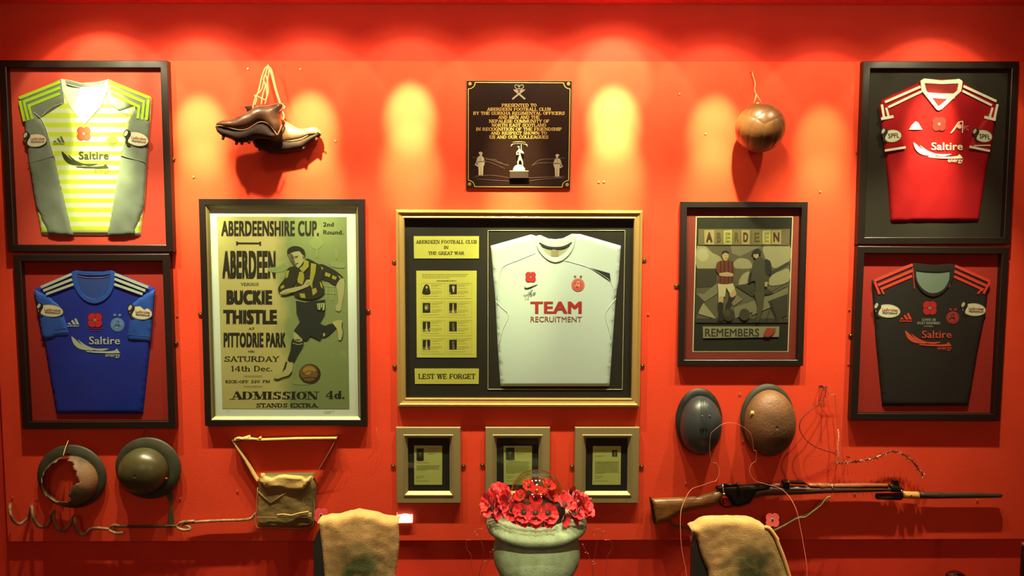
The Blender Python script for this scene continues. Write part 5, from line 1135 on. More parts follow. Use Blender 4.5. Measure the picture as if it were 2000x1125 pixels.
tube('bolt', P3(zn([(860, 354), (1005, 352)]), dr_ + .017), .0062, GUN, t, 10); tube('bolt', P3(zn([(870, 380), (1130, 378)]), dr_ + .019), .0025, BRT, t, 8)
tube('bolt_handle', P4(zn, [(850, 350, dr_ + .02), (852, 380, dr_ + .03), (860, 430, dr_ + .036), (862, 448, dr_ + .036)]), .0042, BRT, t, 10)
v, f = ball_vf(W(*zn([(863, 450)])[0], dr_ + .036), .009, 12); mk('bolt_knob', v, f, BRT, t, smooth=True)
tube('charger_bridge', P4(zn, [(1000, 345, dr_), (1005, 338, dr_ + .018), (1012, 370, dr_ + .026), (1018, 425, dr_ + .022)]), .0055, GUN, t, 8)
tube('trigger_guard', P4(zn, [(815, 515, dr_), (830, 550, dr_), (880, 578, dr_), (940, 572, dr_), (975, 560, dr_)]), .0038, GUN, t, 8)
tube('trigger', P4(zn, [(858, 500, dr_), (852, 525, dr_), (862, 548, dr_)]), .003, GUN, t, 8)
plate('magazine', zn([(900, 460), (1120, 470), (1115, 540), (1050, 572), (985, 572), (940, 550)]), dr_ - .012, dr_ + .016, GUN, t, .003)
tube('sling_swivel', [W(*zn([(1180 + 9 * math.cos(k * .628), 490 + 9 * math.sin(k * .628))])[0], dr_ + .01) for k in range(10)], .0014, BRT, t, 6, True)
def hand(name, pts, z, m, T, e=.02): return sheet(name, z(pts), dr_, T, m, t, edge=e, res=.009, both=True, base=.15)
hand('handguard', [(1335, 340), (1400, 332), (1490, 335), (1490, 378), (1335, 380)], zn, HGD, .0185)
hand('handguard', [(1720, 332), (2000, 338), (2000, 385), (1720, 382)], zn, HGD, .0185)
hand('handguard', [(75, 822), (300, 818), (540, 822), (545, 850), (300, 856), (75, 856)], zo, HGD, .0165)
hand('fore_end_tip', [(0, 838), (100, 838), (400, 842), (600, 850), (600, 880), (300, 890), (80, 896), (0, 900)], zo, WOOD2, .0165)
hand('fore_end_tip', [(-20, 815), (60, 818), (78, 822), (80, 860), (0, 870), (-20, 870)], zo, HGD, .018)
tube('barrel_band', [W(*zo([(92, 858)])[0], dr_) + Vector((0, -.019 * math.cos(a), .0225 * math.sin(a))) for a in [k * math.pi / 8 for k in range(16)]], .004, BRT, t, 6, True)
plate('rear_sight_leaf', zn([(1530, 328), (1560, 325), (1690, 325), (1722, 350), (1700, 352), (1560, 345)]), dr_ - .008, dr_ + .018, GUN, t, .001)
plate('rear_sight_bed', zn([(1480, 322), (1540, 318), (1545, 395), (1510, 408), (1485, 390)]), dr_ - .014, dr_ + .022, GUN, t, .003)
tube('sight_bar', P3(zn([(1535, 380), (1718, 379)]), dr_ + .021), .0022, BRT, t, 6)
v, f = ball_vf(W(*zn([(1472, 318)])[0], dr_ + .012), .0085, 10); mk('sight_drum', v, f, GUN, t, smooth=True)
v, f = ball_vf(W(*zn([(1525, 322)])[0], dr_ + .022), .0055, 10); mk('sight_screw', v, f, BRT, t, smooth=True)
hand('nose_cap', [(545, 822), (600, 828), (640, 850), (652, 872), (640, 890), (560, 886), (545, 870)], zo, GUN, .018, .012)
plate('foresight_guard', zo([(590, 800), (612, 796), (620, 800), (632, 838), (628, 850), (612, 828), (600, 832), (586, 828)]), dr_ - .008, dr_ + .008, GUN, t, .001)
tube('muzzle', P3(zo([(645, 862), (655, 864)]), dr_), .008, GUN, t, 12)
v, f = ball_vf(W(*zo([(646, 878)])[0], dr_ + .016), .004, 8); mk('cap_screw', v, f, BRT, t)
SL = mat('green_webbing_sling', (84, 76, 38), .8, bump=.3, bs=150)
def web(pts, w, m):
    b = Buf(); q = P4(zn, pts, 4)
    for a0, b0 in zip(q, q[1:]):
        td = (b0 - a0).normalized(); n_ = td.cross(Vector((0, 1, 0))).normalized(); k = Vector((0, -.001, 0)); s1 = n_ * w / 2
        b.add([a0 + s1, a0 - s1, b0 - s1, b0 + s1, a0 + s1 + k, a0 - s1 + k, b0 - s1 + k, b0 + s1 + k], [(4, 5, 6, 7), (3, 2, 1, 0), (0, 4, 7, 3), (1, 2, 6, 5), (0, 1, 5, 4), (3, 7, 6, 2)])
    return b.build('sling', [m], t)
web([(1955, 475, .05), (1900, 510, .06), (1830, 580, .05), (1770, 630, .045), (1700, 670, .04), (1600, 700, .035), (1500, 760, .03), (1380, 815, .03), (1250, 860, .03)], .013, SL)
tube('sling_edge', P4(zn, [(1960, 470, .062), (1920, 485, .066), (1860, 560, .06), (1770, 630, .053), (1700, 682, .046), (1620, 692, .042), (1480, 770, .038), (1360, 828, .034)]), .0018, mat('pale_sling_edge', (176, 140, 90), .7), t, 6)
web([(300, 715, .03), (340, 765, .03), (420, 785, .03), (520, 810, .03), (700, 850, .03), (900, 870, .03)], .011, SL)
# ================= 21. bayonet
t = thing('sheathed_bayonet', 'long thin bayonet in a dark scabbard with a tan collar, hung beyond the rifle muzzle', 'bayonet', (W(1830, 980, .03).x, 0, W(1830, 980, .03).z))
BKL = mat('black_scabbard_leather', (44, 32, 24), .45, bump=.15, bs=120)
sheet('grip', zo([(445, 898), (560, 896), (655, 892), (658, 940), (640, 952), (450, 945), (438, 925)]), .028, .013, GUN, t, edge=.012, both=True, res=.009)
plate('grip_panel', zo([(465, 905), (640, 904), (640, 938), (465, 936)]), .036, .043, mat('dark_wood_grip', (48, 30, 20), .5), t, .002)
sheet('scabbard_frog', zo([(655, 882), (780, 886), (790, 900), (790, 935), (770, 942), (660, 936)]), .028, .016, mat('tan_leather_frog', (176, 132, 62), .6, bump=.15), t, edge=.014, both=True, res=.009)
v, f = ball_vf(W(*zo([(722, 917)])[0], .045), .0055, 10, .5); mk('frog_stud', v, f, BRASS, t, smooth=True)
sheet('scabbard', zo([(788, 890), (1000, 893), (1230, 893), (1330, 898), (1425, 900), (1442, 915), (1425, 932), (1230, 935), (900, 940), (790, 938)]), .028, .013, BKL, t, edge=.012, both=True, res=.011)

# ================= 22. wires
RW = mat('rusty_wire', (172, 96, 74), .6, metal=.3); DW = mat('dark_rust_wire', (96, 34, 24), .7, metal=.2)
t = thing('twisted_wire_loop', 'rusty twisted wire strung from nails into a ragged loop right of the brown helmet', 'wire', (W(1600, 905, .01).x, 0, W(1600, 905, .01).z))
def twist(name, pts, r, m, parent, tw=.003, k=60, z=zm):
    q = P4(z, pts, 8)
    for ph in (0, math.pi):
        o = [p + Vector((math.cos(i * .9 + ph), 0, math.sin(i * .9 + ph))) * tw for i, p in enumerate(q)]; tube(name, o, r, m, parent, 5)
twist('wire_strand', [(1695, 85, .02), (1730, 100, .03), (1735, 160, .03), (1715, 220, .03), (1640, 290, .04), (1560, 355, .05), (1490, 420, .05), (1458, 480, .05), (1455, 540, .05), (1480, 600, .05), (1530, 670, .05), (1620, 735, .04), (1730, 775, .03), (1815, 800, .02), (1840, 820, .01)], .0013, DW, t, .002)
twist('wire_strand', [(1735, 100, .03), (1770, 160, .03), (1800, 178, .03), (1838, 170, .03), (1840, 230, .03), (1850, 320, .03), (1862, 415, .03), (1855, 445, .03)], .0014, RW, t, .0014)
twist('wire_strand', [(1872, 548, .03), (1878, 640, .035), (1868, 740, .035), (1875, 830, .035), (1858, 880, .03), (1862, 918, .03)], .0024, mat('pale_frayed_wire', (206, 140, 116), .6), t, .0022)
twist('wire_strand', [(1855, 445, .03), (1868, 500, .03), (1872, 548, .03)], .0012, RW, t, .001)
tube('wire_strand', P4(zm, [(1690, 90, .01), (1685, 300, .008), (1690, 500, .006), (1685, 700, .006)]), .0009, DW, t, 5)
nail(*zm([(1693, 84)])[0], 'left of the two nails above the twisted wire loop', L=.025, r=.0028); nail(*zm([(1737, 98)])[0], 'right of the two nails above the twisted wire loop', L=.025, r=.0028)
bw = thing('barbed_wire', 'short length of rusty barbed wire arching above the rifle muzzle', 'wire', (W(1720, 930, .02).x, 0, W(1720, 930, .02).z))
bpts = [(150, 662, .02), (200, 655, .03), (280, 650, .03), (360, 636, .035), (430, 622, .035), (500, 590, .035), (570, 568, .035), (620, 574, .035), (680, 602, .035), (740, 655, .035), (775, 700, .03), (800, 735, .03), (820, 765, .03)]
bm = mat('barbed_wire_rust', (120, 66, 44), .5, metal=.5)
twist('wire_strand', bpts, .0022, bm, bw, .0028, z=zo)
q = P4(zo, bpts, 8); Rr = random.Random(5)
for i in range(6, len(q) - 2, 4):
    for s_ in range(2):
        dv = Vector((Rr.uniform(-1, 1), Rr.uniform(-.8, .2), Rr.uniform(-1, 1))).normalized() * Rr.uniform(.009, .017)
        v, f = tube_vf([q[i] - dv, q[i] + dv], [.0018, .0016], 5); mk('barb', v, f, RW if Rr.random() < .4 else bm, bw)
for i in (20, 27, 34, 36, 66): 
    v, f = tube_vf([q[i], q[i + 1], q[i + 2]], .0042, 6); mk('wire_wrap', v, f, mat('shiny_wire_wrap', (200, 150, 120), .4, metal=.4), bw)
x, y = zo([(232, 615)])[0]; nail(x, y, 'nail at the left end of the barbed wire', L=.02)
FW = mat('thin_bare_wire', (190, 118, 96), .5, metal=.4)
o = tube('loose_wire_coil', [W(x, y, d) for x, y, d in smoothpts([(1341, 1190, .5), (1341, 1125, .46), (1331, 1068, .42), (1329, 1010, .36), (1334, 985, .32), (1349, 957, .28), (1371, 948, .24), (1391, 941, .2), (1399, 938, .19), (1405, 922, .18), (1400, 905, .17), (1391, 902, .17), (1386, 880, .17), (1388, 850, .17), (1392, 843, .17), (1412, 828, .17), (1432, 826, .17), (1450, 833, .17), (1466, 847, .17), (1471, 870, .17), (1472, 879, .17), (1477, 882, .17), (1476, 900, .17), (1468, 906, .17), (1464, 921, .18), (1474, 938, .19), (1494, 945, .2), (1522, 953, .24), (1540, 968, .28), (1555, 995, .34), (1563, 1030, .38), (1570, 1068, .42), (1576, 1110, .46), (1578, 1190, .5)], 4, False)], 0.0010, FW, None, 5)
tag(o, 'single thin bare wire looping up in front of the two right-hand helmets and the rifle', 'wire')
zs = Z(900, 890, 4.7867); RW2 = mat('fine_copper_wire', (150, 74, 52), .5, metal=.4)
for lab, paths in (('spray of fine curled wires left of the stone urn', [[(135, 1200), (105, 1060), (95, 930), (60, 880), (48, 820), (60, 790), (95, 788), (130, 760), (150, 740)], [(130, 712), (150, 690), (180, 682), (210, 692), (228, 735), (185, 780), (215, 880), (200, 1000), (150, 1200)], [(300, 880), (285, 905), (272, 900), (285, 930), (240, 1020), (205, 1100), (190, 1200)], [(225, 985), (235, 1000), (215, 1010), (200, 1000), (180, 1080), (140, 1200)]]),
                   ('spray of fine curled wires right of the stone urn', [[(1245, 740), (1240, 710), (1265, 688), (1300, 686), (1332, 710)], [(1335, 710), (1280, 782), (1265, 850), (1252, 940), (1235, 1010), (1225, 1200)], [(1350, 790), (1392, 788), (1415, 820), (1410, 880), (1375, 935), (1360, 1050), (1355, 1200)], [(1140, 830), (1165, 880), (1190, 915), (1165, 905)], [(1235, 990), (1250, 1005), (1270, 1008), (1240, 1015)], [(1190, 915), (1215, 1000), (1240, 1100), (1245, 1200)]])):
    t = thing('wire_spray', lab, 'wire', (W(*zs([paths[0][0]])[0], .3).x, -.3, W(*zs([(0, 1200)])[0], .3).z))
    for p in paths:
        tube('wire_strand', P3(zs(smoothpts(p, 4, False)), .3), .0011, RW2, t, 5)
        for q_ in (p[0], p[-1]):
            if q_[1] < 1050: v, f = ball_vf(W(*zs([q_])[0], .3), .0028, 7); mk('wire_tip', v, f, FW, t)
o = tube('loose_thread', P3([(657, 853), (656, 885), (665, 890), (666, 905), (655, 925), (620, 935)], .02), .0007, RW2, None, 5); tag(o, 'fine thread hanging from the right end of the satchel strap', 'thread')
o = tube('loose_thread', P3([(735, 835), (740, 865), (730, 885), (718, 898)], .02), .0007, RW2, None, 5); tag(o, 'fine dark thread between the match poster and the small frames', 'thread')

# ================= 23. paper poppies
for (x, y, r), lab, cc in (((627, 1006.5, 14.2), 'flat paper poppy on the wall between the satchel and the left sack', (240, 84, 84)), ((1509, 1016, 14.2), 'flat paper poppy above the right-hand sack, under the rifle', (255, 106, 96))):
    p = W(x, y, .055); t = thing('paper_poppy', lab, 'poppy', (p.x, -.055, p.z - r * .0024), 'paper poppies on the panel')
    plate('petals', poppy_outline(x, y, r), .055, .0565, mat('paper_poppy_%d' % cc[0], cc, .8), t)
    tube('pin', [W(x, y, -.002), W(x, y, .057)], .0015, STEEL, t, 6)
    plate('flower_center', ell(x, y, 3.2, n=20), .0565, .0572, mat('poppy_ring', (230, 200, 170), .7), t); plate('flower_eye', ell(x, y, 2.4, n=20), .0572, .0576, mat('poppy_black', (22, 18, 18), .8), t)

# ================= 24. urn, dome and poppies
UD = .48
uc = W(1048, 1015, UD)
us = (W(1049, 1015, UD) - W(1048, 1015, UD)).length
STONE = mat('mossy_grey_stone', (142, 160, 126), .9, c2=(112, 130, 98), ns=22, bump=.5, bs=160, lo=.3, hi=.7)
R0 = 97.5 * us
uz = uc.z
# floor-standing urn: foot, belly and rim
t = thing('stone_urn', 'greenish grey stone urn standing in front of the display', 'urn', (uc.x, uc.y, 0))
lathe('urn_foot', [(.0001, 0), (.20, 0), (.20, .05), (.15, .08), (.10, .13), (.09, .20), (.11, .27), (.16, uz - .37), (.185, uz - .33), (.178, uz - .275), (.165, uz - .262), (.150, uz - .245), (.142, uz - .232)], (uc.x, uc.y, 0), STONE, t, 64)
lathe('urn_bowl', [(.10, -.235), (.142, -.232), (.160, -.215), (.174, -.185), (.181, -.150), (.180, -.115), (.174, -.085), (.167, -.068), (.160, -.058), (.1, -.058)], (uc.x, uc.y, uz), STONE, t, 64, wob=.006)
lathe('urn_rim', [(.02, -.060), (.158, -.062), (.180, -.052), (R0 - .004, -.032), (R0 + .001, -.018), (R0, -.006), (R0 - .012, .004), (.165, .012), (.12, .016), (.0001, .016)], (uc.x, uc.y, uz), STONE, t, 72, wob=.012)
dz = uz + .012; DR = .112
DG = glass_mat('dome_glass', (.84, .76, .62), 2.1, rough=.05)
o = lathe('glass_dome', [(DR * 1.0, 0)] + [(DR * math.cos(a) ** .9, DR * 1.02 * math.sin(a)) for a in [k * math.pi / 2 / 20 for k in range(1, 20)]] + [(.0004, DR * 1.02)], (uc.x, uc.y, dz + .082), DG, None, 64, origin=(uc.x, uc.y, dz + .082))
tag(o, 'clear glass dome over crumpled poppies on top of the stone urn', 'dome')
lathe('seat', [(.0001, 0), (DR + .012, 0), (DR + .006, .05), (DR + .004, .082), (DR - .004, .090), (.0001, .090)], (uc.x, uc.y, uz - .004 + .006), mat('dark_base', (40, 20, 18), .6), t, 40).name = 'dome_seat'
PET = mat('poppy_petal', (206, 20, 34), .6, c2=(224, 44, 46), ns=25, sheen=.2); PEC = mat('poppy_heart', (40, 34, 26), .6); STA = mat('poppy_stamen', (60, 58, 44), .7)
def petal_mesh(seed, r=.03, open_=.9):
    R_ = random.Random(seed); V = []; Fc = []; NU, NV = 6, 9
    for i in range(NU + 1):
        s = i / NU
        for j in range(NV + 1):
            a = (j / NV - .5) * 1.9 * (.45 + .55 * math.sin(min(1, s * 1.25) * math.pi / 2)); rr = r * s * (1 - .10 * abs(j / NV - .5) * 2)
            ruf = .0042 * s * s * math.sin(a * 9 + seed) + .003 * s * R_.uniform(-1, 1)
            rad = .004 + rr * math.sin(open_ * s * .9 + .35) / math.sin(1.25) ; z = r * .75 * s * s * math.cos(open_ * .8) + ruf
            V.append(Vector((rad * math.cos(a), rad * math.sin(a), z)))
    for i in range(NU):
        for j in range(NV): a_ = i * (NV + 1) + j; Fc.append((a_, a_ + NV + 1, a_ + NV + 2, a_ + 1))
    return V, Fc
def poppy_flower(seed, label, group):
    t = thing('poppy_flower', label, 'poppy', (0, 0, -5), group)
    for k in range(4):
        V, Fc = petal_mesh(seed * 7 + k, .040 if k % 2 else .036, .75 + .15 * (k % 2)); a = k * math.pi / 2 + .3 * seed; c_, s_ = math.cos(a), math.sin(a)
        V = [Vector((v.x * c_ - v.y * s_, v.x * s_ + v.y * c_, v.z + .0012 * (k % 2) - 5)) for v in V]
        mk('petal', V, Fc, PET, t, smooth=True)
    V, Fc = ball_vf((0, 0, 0), .0105, 12, 1); V = [Vector((v.x, v.y, v.z * .55 + .004 - 5)) for v in V]; hc = mk('flower_center', V, Fc, PEC, t, smooth=True)
    b = Buf()
    for k in range(14):
        a = k * math.tau / 14; v, f = tube_vf([(.009 * math.cos(a), .009 * math.sin(a), .004 - 5), (.014 * math.cos(a), .014 * math.sin(a), .012 - 5)], .0009, 4); b.add(v, f)
    b.build('stamens', [STA], t)
    return t
spots = []
Rp = random.Random(11)
def face_dir(az, el): # normal pointing outwards at azimuth (0 = towards camera), elevation
    n_ = Vector((math.sin(az) * math.cos(el), -math.cos(az) * math.cos(el), math.sin(el))); return n_.to_track_quat('Z', 'Y').to_euler()
def on_px(x, y, d): return W(*zs([(x, y)])[0], d)
# front row that faces the camera, then the two heaps at the sides, then the back
front = [(390, 500, 'beside the left heap'), (487, 510, 'second of the front row'), (590, 530, 'left of centre in the front row'), (697, 535, 'in the very centre of the front row'), (812, 535, 'right of centre in the front row'), (968, 462, 'tilted up beside the dome on the right'), (1025, 520, 'front row, near the right heap')]
for i, (x, y, w_) in enumerate(front):
    az = (x - 705) / 330; p = on_px(x, y, UD + .175 * math.cos(az) * (1 if i != 5 else .9)); spots.append((p, face_dir(az * .9, .25 if i != 5 else .85), 1.0, 'red silk poppy with a dark heart, ' + w_, 'silk poppies round the dome'))
side = [(300, 500, .11), (265, 450, .08), (330, 420, .03), (380, 440, .10), (410, 360, -.02), (350, 350, -.05), (300, 390, -.02), (440, 400, .02), (430, 440, .12), (1100, 500, .11), (1150, 470, .07), (1080, 440, .08), (1120, 410, .02), (1040, 400, 0), (1010, 360, -.05), (1160, 530, .09), (975, 400, .04), (1060, 550, .13), (250, 490, .05)]
for x, y, dd in side:
    sx = -1 if x < 700 else 1
    nb = 'poppy in the crowded heap at the dome\'s %s side' % ('left' if sx < 0 else 'right')
    spots.append((on_px(x, y, UD + dd), face_dir(sx * Rp.uniform(.5, 1.6), Rp.uniform(-.1, 1.0)), Rp.uniform(.8, 1.0), nb, 'poppies heaped at the dome\'s %s side' % ('left' if sx < 0 else 'right')))
low = [(580, 590), (700, 600), (820, 600), (500, 560), (960, 590), (1060, 580), (340, 550)]
ORD = ['highest', 'second highest', 'third highest', 'fourth highest', 'fifth highest', 'fifth lowest', 'fourth lowest', 'third lowest', 'second lowest', 'lowest']
for sx in (-1, 1):
    idx = sorted([i for i in range(7, 7 + len(side)) if (side[i - 7][0] < 700) == (sx < 0)], key=lambda i: side[i - 7][1])
    for k, i in enumerate(idx):
        w_ = ORD[k] if k < 5 else ORD[10 - len(idx) + k]; q = spots[i]
        spots[i] = (q[0], q[1], q[2], '%s poppy of the crowded heap at the dome\'s %s side' % (w_, 'left' if sx < 0 else 'right'), q[4])
LOWN = {340: 'leftmost', 500: 'second from the left', 580: 'third from the left', 700: 'middle one', 820: 'third from the right', 960: 'second from the right', 1060: 'rightmost'}
for x, y in low:
    az = (x - 705) / 330; spots.append((on_px(x, y, UD + .185 * math.cos(az)), face_dir(az, -.35 if x < 900 else -.1), .72, '%s of the poppies drooping over the urn rim' % LOWN[x], 'poppies drooping over the urn rim'))
ins = [(560, 375, .05, -.5, .9, 'inside the dome, lowest on the left'), (820, 275, .03, .4, .9, 'inside the dome, highest on the right'), (710, 330, .06, .1, 1.1, 'inside the dome, in the middle'), (850, 380, .05, .6, .8, 'inside the dome, lowest on the right'), (640, 280, -.02, -.4, .9, 'inside the dome, high at the back'), (700, 400, .07, 0, .5, 'inside the dome, in front at the bottom')]
ins += [(600, 420, .0, -.3, 1.2, 'inside the dome, low at the left back'), (780, 415, .0, .2, 1.2, 'inside the dome, low at the right back'), (520, 410, .05, -.9, .7, 'inside the dome, against its left rim'), (890, 415, .05, .9, .7, 'inside the dome, against its right rim'), (760, 345, .0, .3, 1.3, 'inside the dome, behind the middle one')]
for x, y, dd, az, el, w_ in ins: spots.append((on_px(x, y + 14, UD + dd * .8), face_dir(az, el), .68, 'dark red poppy ' + w_, 'poppies under the dome'))
protos = [poppy_flower(s, 'x', 'x') for s in (1, 2, 3)]
cnt = {}
for i, (p, r_, s_, lab, grp) in enumerate(spots):
    o = protos[i] if i < 3 else copy_tree(protos[i % 3], p)
    o.location = p; o.rotation_euler = r_; o.scale = (s_,) * 3; o['label'] = lab; o['group'] = grp

# ================= 25. draped stands
HES = mat('hessian', (188, 152, 80), .95, c2=(170, 138, 70), ns=14, bump=.7, bs=260, lo=.3, hi=.7); HESS = mat('stained_hessian', (190, 154, 82), .95)
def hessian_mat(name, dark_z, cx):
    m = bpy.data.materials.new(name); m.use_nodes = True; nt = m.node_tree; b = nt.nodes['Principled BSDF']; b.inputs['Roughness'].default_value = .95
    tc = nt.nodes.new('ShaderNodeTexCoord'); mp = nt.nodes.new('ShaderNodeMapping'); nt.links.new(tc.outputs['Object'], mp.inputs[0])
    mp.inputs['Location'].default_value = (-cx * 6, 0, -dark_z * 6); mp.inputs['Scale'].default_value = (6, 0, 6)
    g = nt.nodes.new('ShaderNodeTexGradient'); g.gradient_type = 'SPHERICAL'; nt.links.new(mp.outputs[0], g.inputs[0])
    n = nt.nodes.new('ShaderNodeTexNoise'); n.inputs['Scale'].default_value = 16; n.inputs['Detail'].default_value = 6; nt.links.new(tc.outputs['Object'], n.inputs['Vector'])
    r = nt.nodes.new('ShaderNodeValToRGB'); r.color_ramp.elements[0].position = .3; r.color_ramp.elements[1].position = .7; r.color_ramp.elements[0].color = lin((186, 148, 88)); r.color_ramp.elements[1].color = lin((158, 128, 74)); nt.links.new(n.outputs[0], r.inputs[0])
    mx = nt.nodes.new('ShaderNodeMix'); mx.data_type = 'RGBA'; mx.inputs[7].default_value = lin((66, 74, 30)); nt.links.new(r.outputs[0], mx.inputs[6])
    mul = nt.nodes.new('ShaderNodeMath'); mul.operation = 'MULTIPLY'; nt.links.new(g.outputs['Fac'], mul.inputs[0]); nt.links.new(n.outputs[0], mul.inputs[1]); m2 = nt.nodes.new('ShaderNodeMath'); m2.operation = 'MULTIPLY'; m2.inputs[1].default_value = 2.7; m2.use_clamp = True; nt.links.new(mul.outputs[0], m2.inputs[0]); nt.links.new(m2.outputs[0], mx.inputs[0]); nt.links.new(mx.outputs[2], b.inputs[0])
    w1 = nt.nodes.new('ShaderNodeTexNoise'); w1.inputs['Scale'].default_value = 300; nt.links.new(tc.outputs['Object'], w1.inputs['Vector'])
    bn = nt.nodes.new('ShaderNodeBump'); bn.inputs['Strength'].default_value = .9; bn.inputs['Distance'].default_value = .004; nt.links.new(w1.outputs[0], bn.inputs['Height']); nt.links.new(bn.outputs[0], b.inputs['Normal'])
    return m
SD = .42
def stand(xl, xr, ytop, label, d=SD):
    a0, b0 = W(xl, ytop, d), W(xr, ytop, d); t = thing('display_stand', label, 'stand', ((a0.x + b0.x) / 2, -d + .03, 0))
    pts = [(xl, ytop + 40), (xl + 14, ytop + 8), (xl + 40, ytop), (xr - 40, ytop), (xr - 10, ytop + 12), (xr, ytop + 50)]
    top = [W(x, y, d) for x, y in smoothpts(pts, 3, False)]; low_ = [Vector((top[-1].x, -d, .03)), Vector((top[0].x, -d, .03))]
    outl = top + low_; n = len(outl); V = outl + [p + Vector((0, .05, 0)) for p in outl]
    tr = tri_poly([(p.x, p.z) for p in outl]); Fc = [list(q) for q in tr] + [[i + n for i in reversed(q)] for q in tr] + [[j, i, i + n, j + n] for i, j in ((k, (k + 1) % n) for k in range(n))]
    o = mk('back_board', V, Fc, mat('black_stand_board', (34, 34, 28), .5), t); bevel(o, .004)
    v, f = box_vf((a0.x - .0, -d - .06, 0), (b0.x + .0, -d + .12, .03)); bevel(mk('base_plate', v, f, mat('black_stand_board', (34, 34, 28), .5), t), .004)
    return t
stand(612, 768, 1022, 'black upright stand under the left hessian sack')
stand(1354, 1522, 1030, 'black upright stand under the right hessian sack')
zr = Z(580, 980, 6.25); zt_ = Z(1300, 980, 6.6667)
def sack(label, z, outline, stain, back_out, seed):
    p = W(*z([stain])[0], SD); front_ = z(outline)
    def fn(x, zz): return .012 * noise.noise(Vector((x * 8 + seed, zz * 3.5, seed))) + .0025 * noise.noise(Vector((x * 24, zz * 30, seed))) + .001 * noise.noise(Vector((x * 90, zz * 90, seed)))
    ws = [W(x, y, SD + .02) for x, y in front_]; lo = min(w.z for w in ws); cx = sum(w.x for w in ws) / len(ws)
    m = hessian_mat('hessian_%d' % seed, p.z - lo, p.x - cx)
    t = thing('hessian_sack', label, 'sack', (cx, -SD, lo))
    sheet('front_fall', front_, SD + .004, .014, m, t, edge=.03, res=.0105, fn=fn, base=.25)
    sheet('back_fall', z(back_out), SD - .066, .010, m, t, edge=.02, res=.02)
    # strip that lies over the top edge
    top = [q for q in outline if q[1] < (262 if seed == 3 else 400)]; q = [W(*z([(x, y)])[0], SD + .01) for x, y in smoothpts(top, 3, False)]
    V = []; K = 8
    for p_ in q:
        for k in range(K + 1):
            a = math.pi * k / K; V.append(Vector((p_.x, p_.y + .042 - .044 * math.cos(a) , p_.z - .004 + .004 * math.sin(a) + .002 * noise.noise(p_ * 40))))
    Fc = []
    for i in range(len(q) - 1):
        for k in range(K): a_ = i * (K + 1) + k; Fc.append((a_, a_ + K + 1, a_ + K + 2, a_ + 1))
    o = mk('top_fold', V, Fc, m, t, smooth=True); s_ = o.modifiers.new('solid', 'SOLIDIFY'); s_.thickness = .002
    return t
sack('rough hessian sack draped over the left stand, stained green low down', zr, [(248, 250), (310, 240), (380, 222), (470, 222), (560, 195), (600, 182), (650, 178), (710, 157), (760, 165), (860, 185), (960, 200), (1010, 225), (1060, 238), (1130, 248), (1232, 255), (1238, 330), (1246, 480), (1240, 600), (1200, 900), (1190, 1150), (345, 1150), (330, 900), (305, 620), (280, 420), (262, 300)], (800, 830), [(262, 262), (1228, 270), (1180, 700), (300, 700)], 3)
t2 = sack('hessian sack draped over the right stand, its right edge folded back', zt_, [(340, 378), (380, 352), (430, 340), (490, 295), (560, 272), (620, 264), (800, 262), (1000, 264), (1120, 270), (1190, 285), (1260, 318), (1300, 335), (1360, 390), (1420, 490), (1480, 640), (1540, 790), (1590, 930), (1660, 1150), (590, 1150), (560, 900), (500, 770), (455, 650), (430, 520), (400, 450)], (1130, 900), [(345, 395), (1300, 345), (1460, 500), (1500, 800), (360, 640), (325, 500)], 6)
tube('folded_edge', P3(zt_(smoothpts([(1290, 330), (1340, 340), (1390, 395), (1440, 470), (1470, 560), (1520, 680), (1570, 830), (1610, 960), (1650, 1100)], 3, False)), SD + .012), .008, mat('hessian_edge', (190, 150, 84), .95, bump=.6), t2, 8)
sheet('folded_corner', zt_([(1320, 325), (1370, 345), (1440, 420), (1490, 490), (1495, 560), (1480, 590), (1440, 520), (1400, 450), (1350, 370)]), SD - .02, .012, mat('hessian_edge', (190, 150, 84), .95, bump=.6), t2, edge=.01, res=.01)

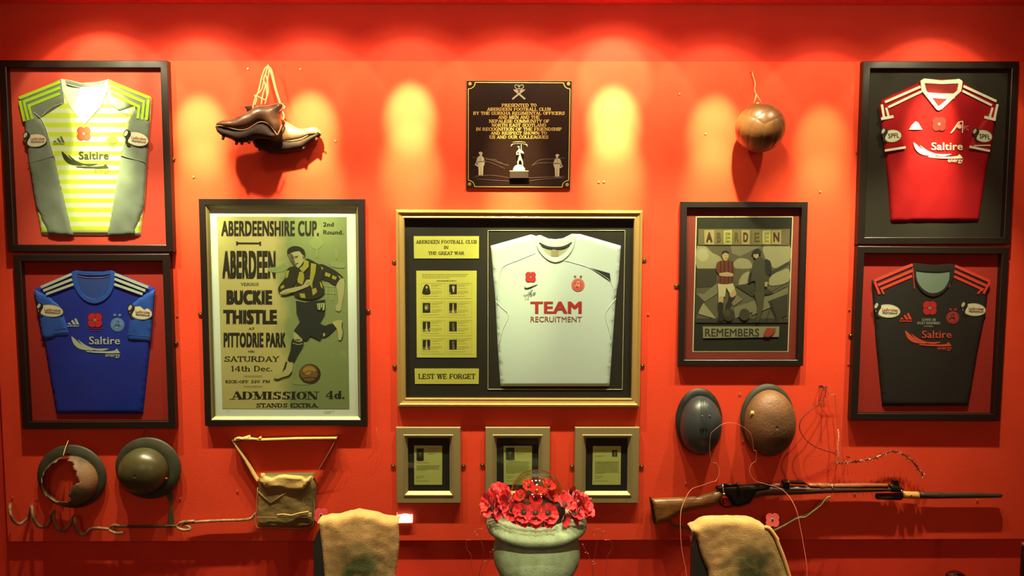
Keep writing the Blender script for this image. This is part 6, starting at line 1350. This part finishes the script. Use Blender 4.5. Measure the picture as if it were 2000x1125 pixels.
# ================= small glowing plate, screws, foreground bits
lt = thing('small_glowing_plate', 'tiny glowing white rectangle with two prongs, just right of the left sack', 'light', (W(790, 1021, .02).x, 0, W(790, 1021, .02).z))
plate('glowing_face', [(775.2, 1007), (783, 1006), (788, 1004.5), (796, 1005), (801, 1006.5), (805.5, 1006), (805.5, 1021), (775.2, 1021.5)], .004, .014, emit_mat('warm_white_glow', (255, 250, 225), 1.5), lt)  # emissive plate added for a bright white rectangle of unknown kind
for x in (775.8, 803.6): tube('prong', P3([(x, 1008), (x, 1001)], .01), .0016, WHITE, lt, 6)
scr = [((484, 134), 'to the upper left of the boot nail'), ((586.5, 135), 'to the upper right of the boot nail'), ((655, 275), 'right of the boots'), ((378, 345), 'left of the poster, above it'), ((1169.5, 355), 'left of the pair below the plaque'), ((1179.5, 354.5), 'right of the pair below the plaque'), ((1327, 183), 'high between the plaque and the ball'), ((1378, 261), 'left of the leather ball'), ((1602, 374), 'between the ball and the framed red shirt'), ((1266, 613), 'right of the memorial frame'), ((1659, 604), 'left of the framed black shirt, upper'), ((1657, 710), 'left of the framed black shirt, lower'), ((346, 616), 'right of the framed blue shirt'), ((352, 973), 'above the right eye of the picket'), ((463, 958), 'left of the satchel'), ((1339, 943), 'above the rifle butt'), ((1445, 769), 'between the two right-hand helmets, upper'), ((1450, 861), 'on a wire end beside the brown helmet'), ((1545, 789), 'above right of the brown helmet'), ((1550, 801), 'touching the right of the brown helmet'), ((1670, 963), 'below the rifle fore-end'), ((1909, 976), 'under the bayonet scabbard'), ((1860, 1005), 'lowest, below the bayonet'), ((24, 971), 'above the left end of the picket')]
for (x, y), w_ in scr: nail(x, y, 'small screw head in the red panel, ' + w_, L=.003, m=mat('painted_screw', (206, 120, 96), .4, metal=.3), cat='screw', r=.0019, name='wall_screw', group='screw heads in the red panel')
# dark glossy dome and post at the lower right edge
p = W(1868, 1120, .9); gl = mat('black_gloss', (26, 24, 18), .12, coat=.6)
t = thing('black_bollard', 'black glossy domed cap peeping over the bottom edge at the right', 'post', (p.x, p.y, 0))
lathe('cap', [(.030, -.03), (.036, -.012), (.034, .002), (.024, .012), (.0001, .016)], (p.x, p.y, p.z - .010), gl, t, 32); lathe('post', [(.0001, 0), (.09, 0), (.09, .01), (.02, .03), (.02, p.z - .03)], (p.x, p.y, 0), gl, t, 24)
p = W(2004, 1080, .7); top_ = W(2004, 1062, .7).z
t = thing('black_post', 'edge of a black post with a bright ring, cut off by the right border', 'post', (p.x, p.y, 0))
lathe('post', [(.0001, 0), (.08, 0), (.08, .01), (.017, .03), (.017, top_ - .01)], (p.x, p.y, 0), gl, t, 24); lathe('ring', [(.014, 0), (.019, 0), (.019, .01), (.014, .013), (.0001, .013)], (p.x, p.y, top_ - .008), BRT, t, 24)
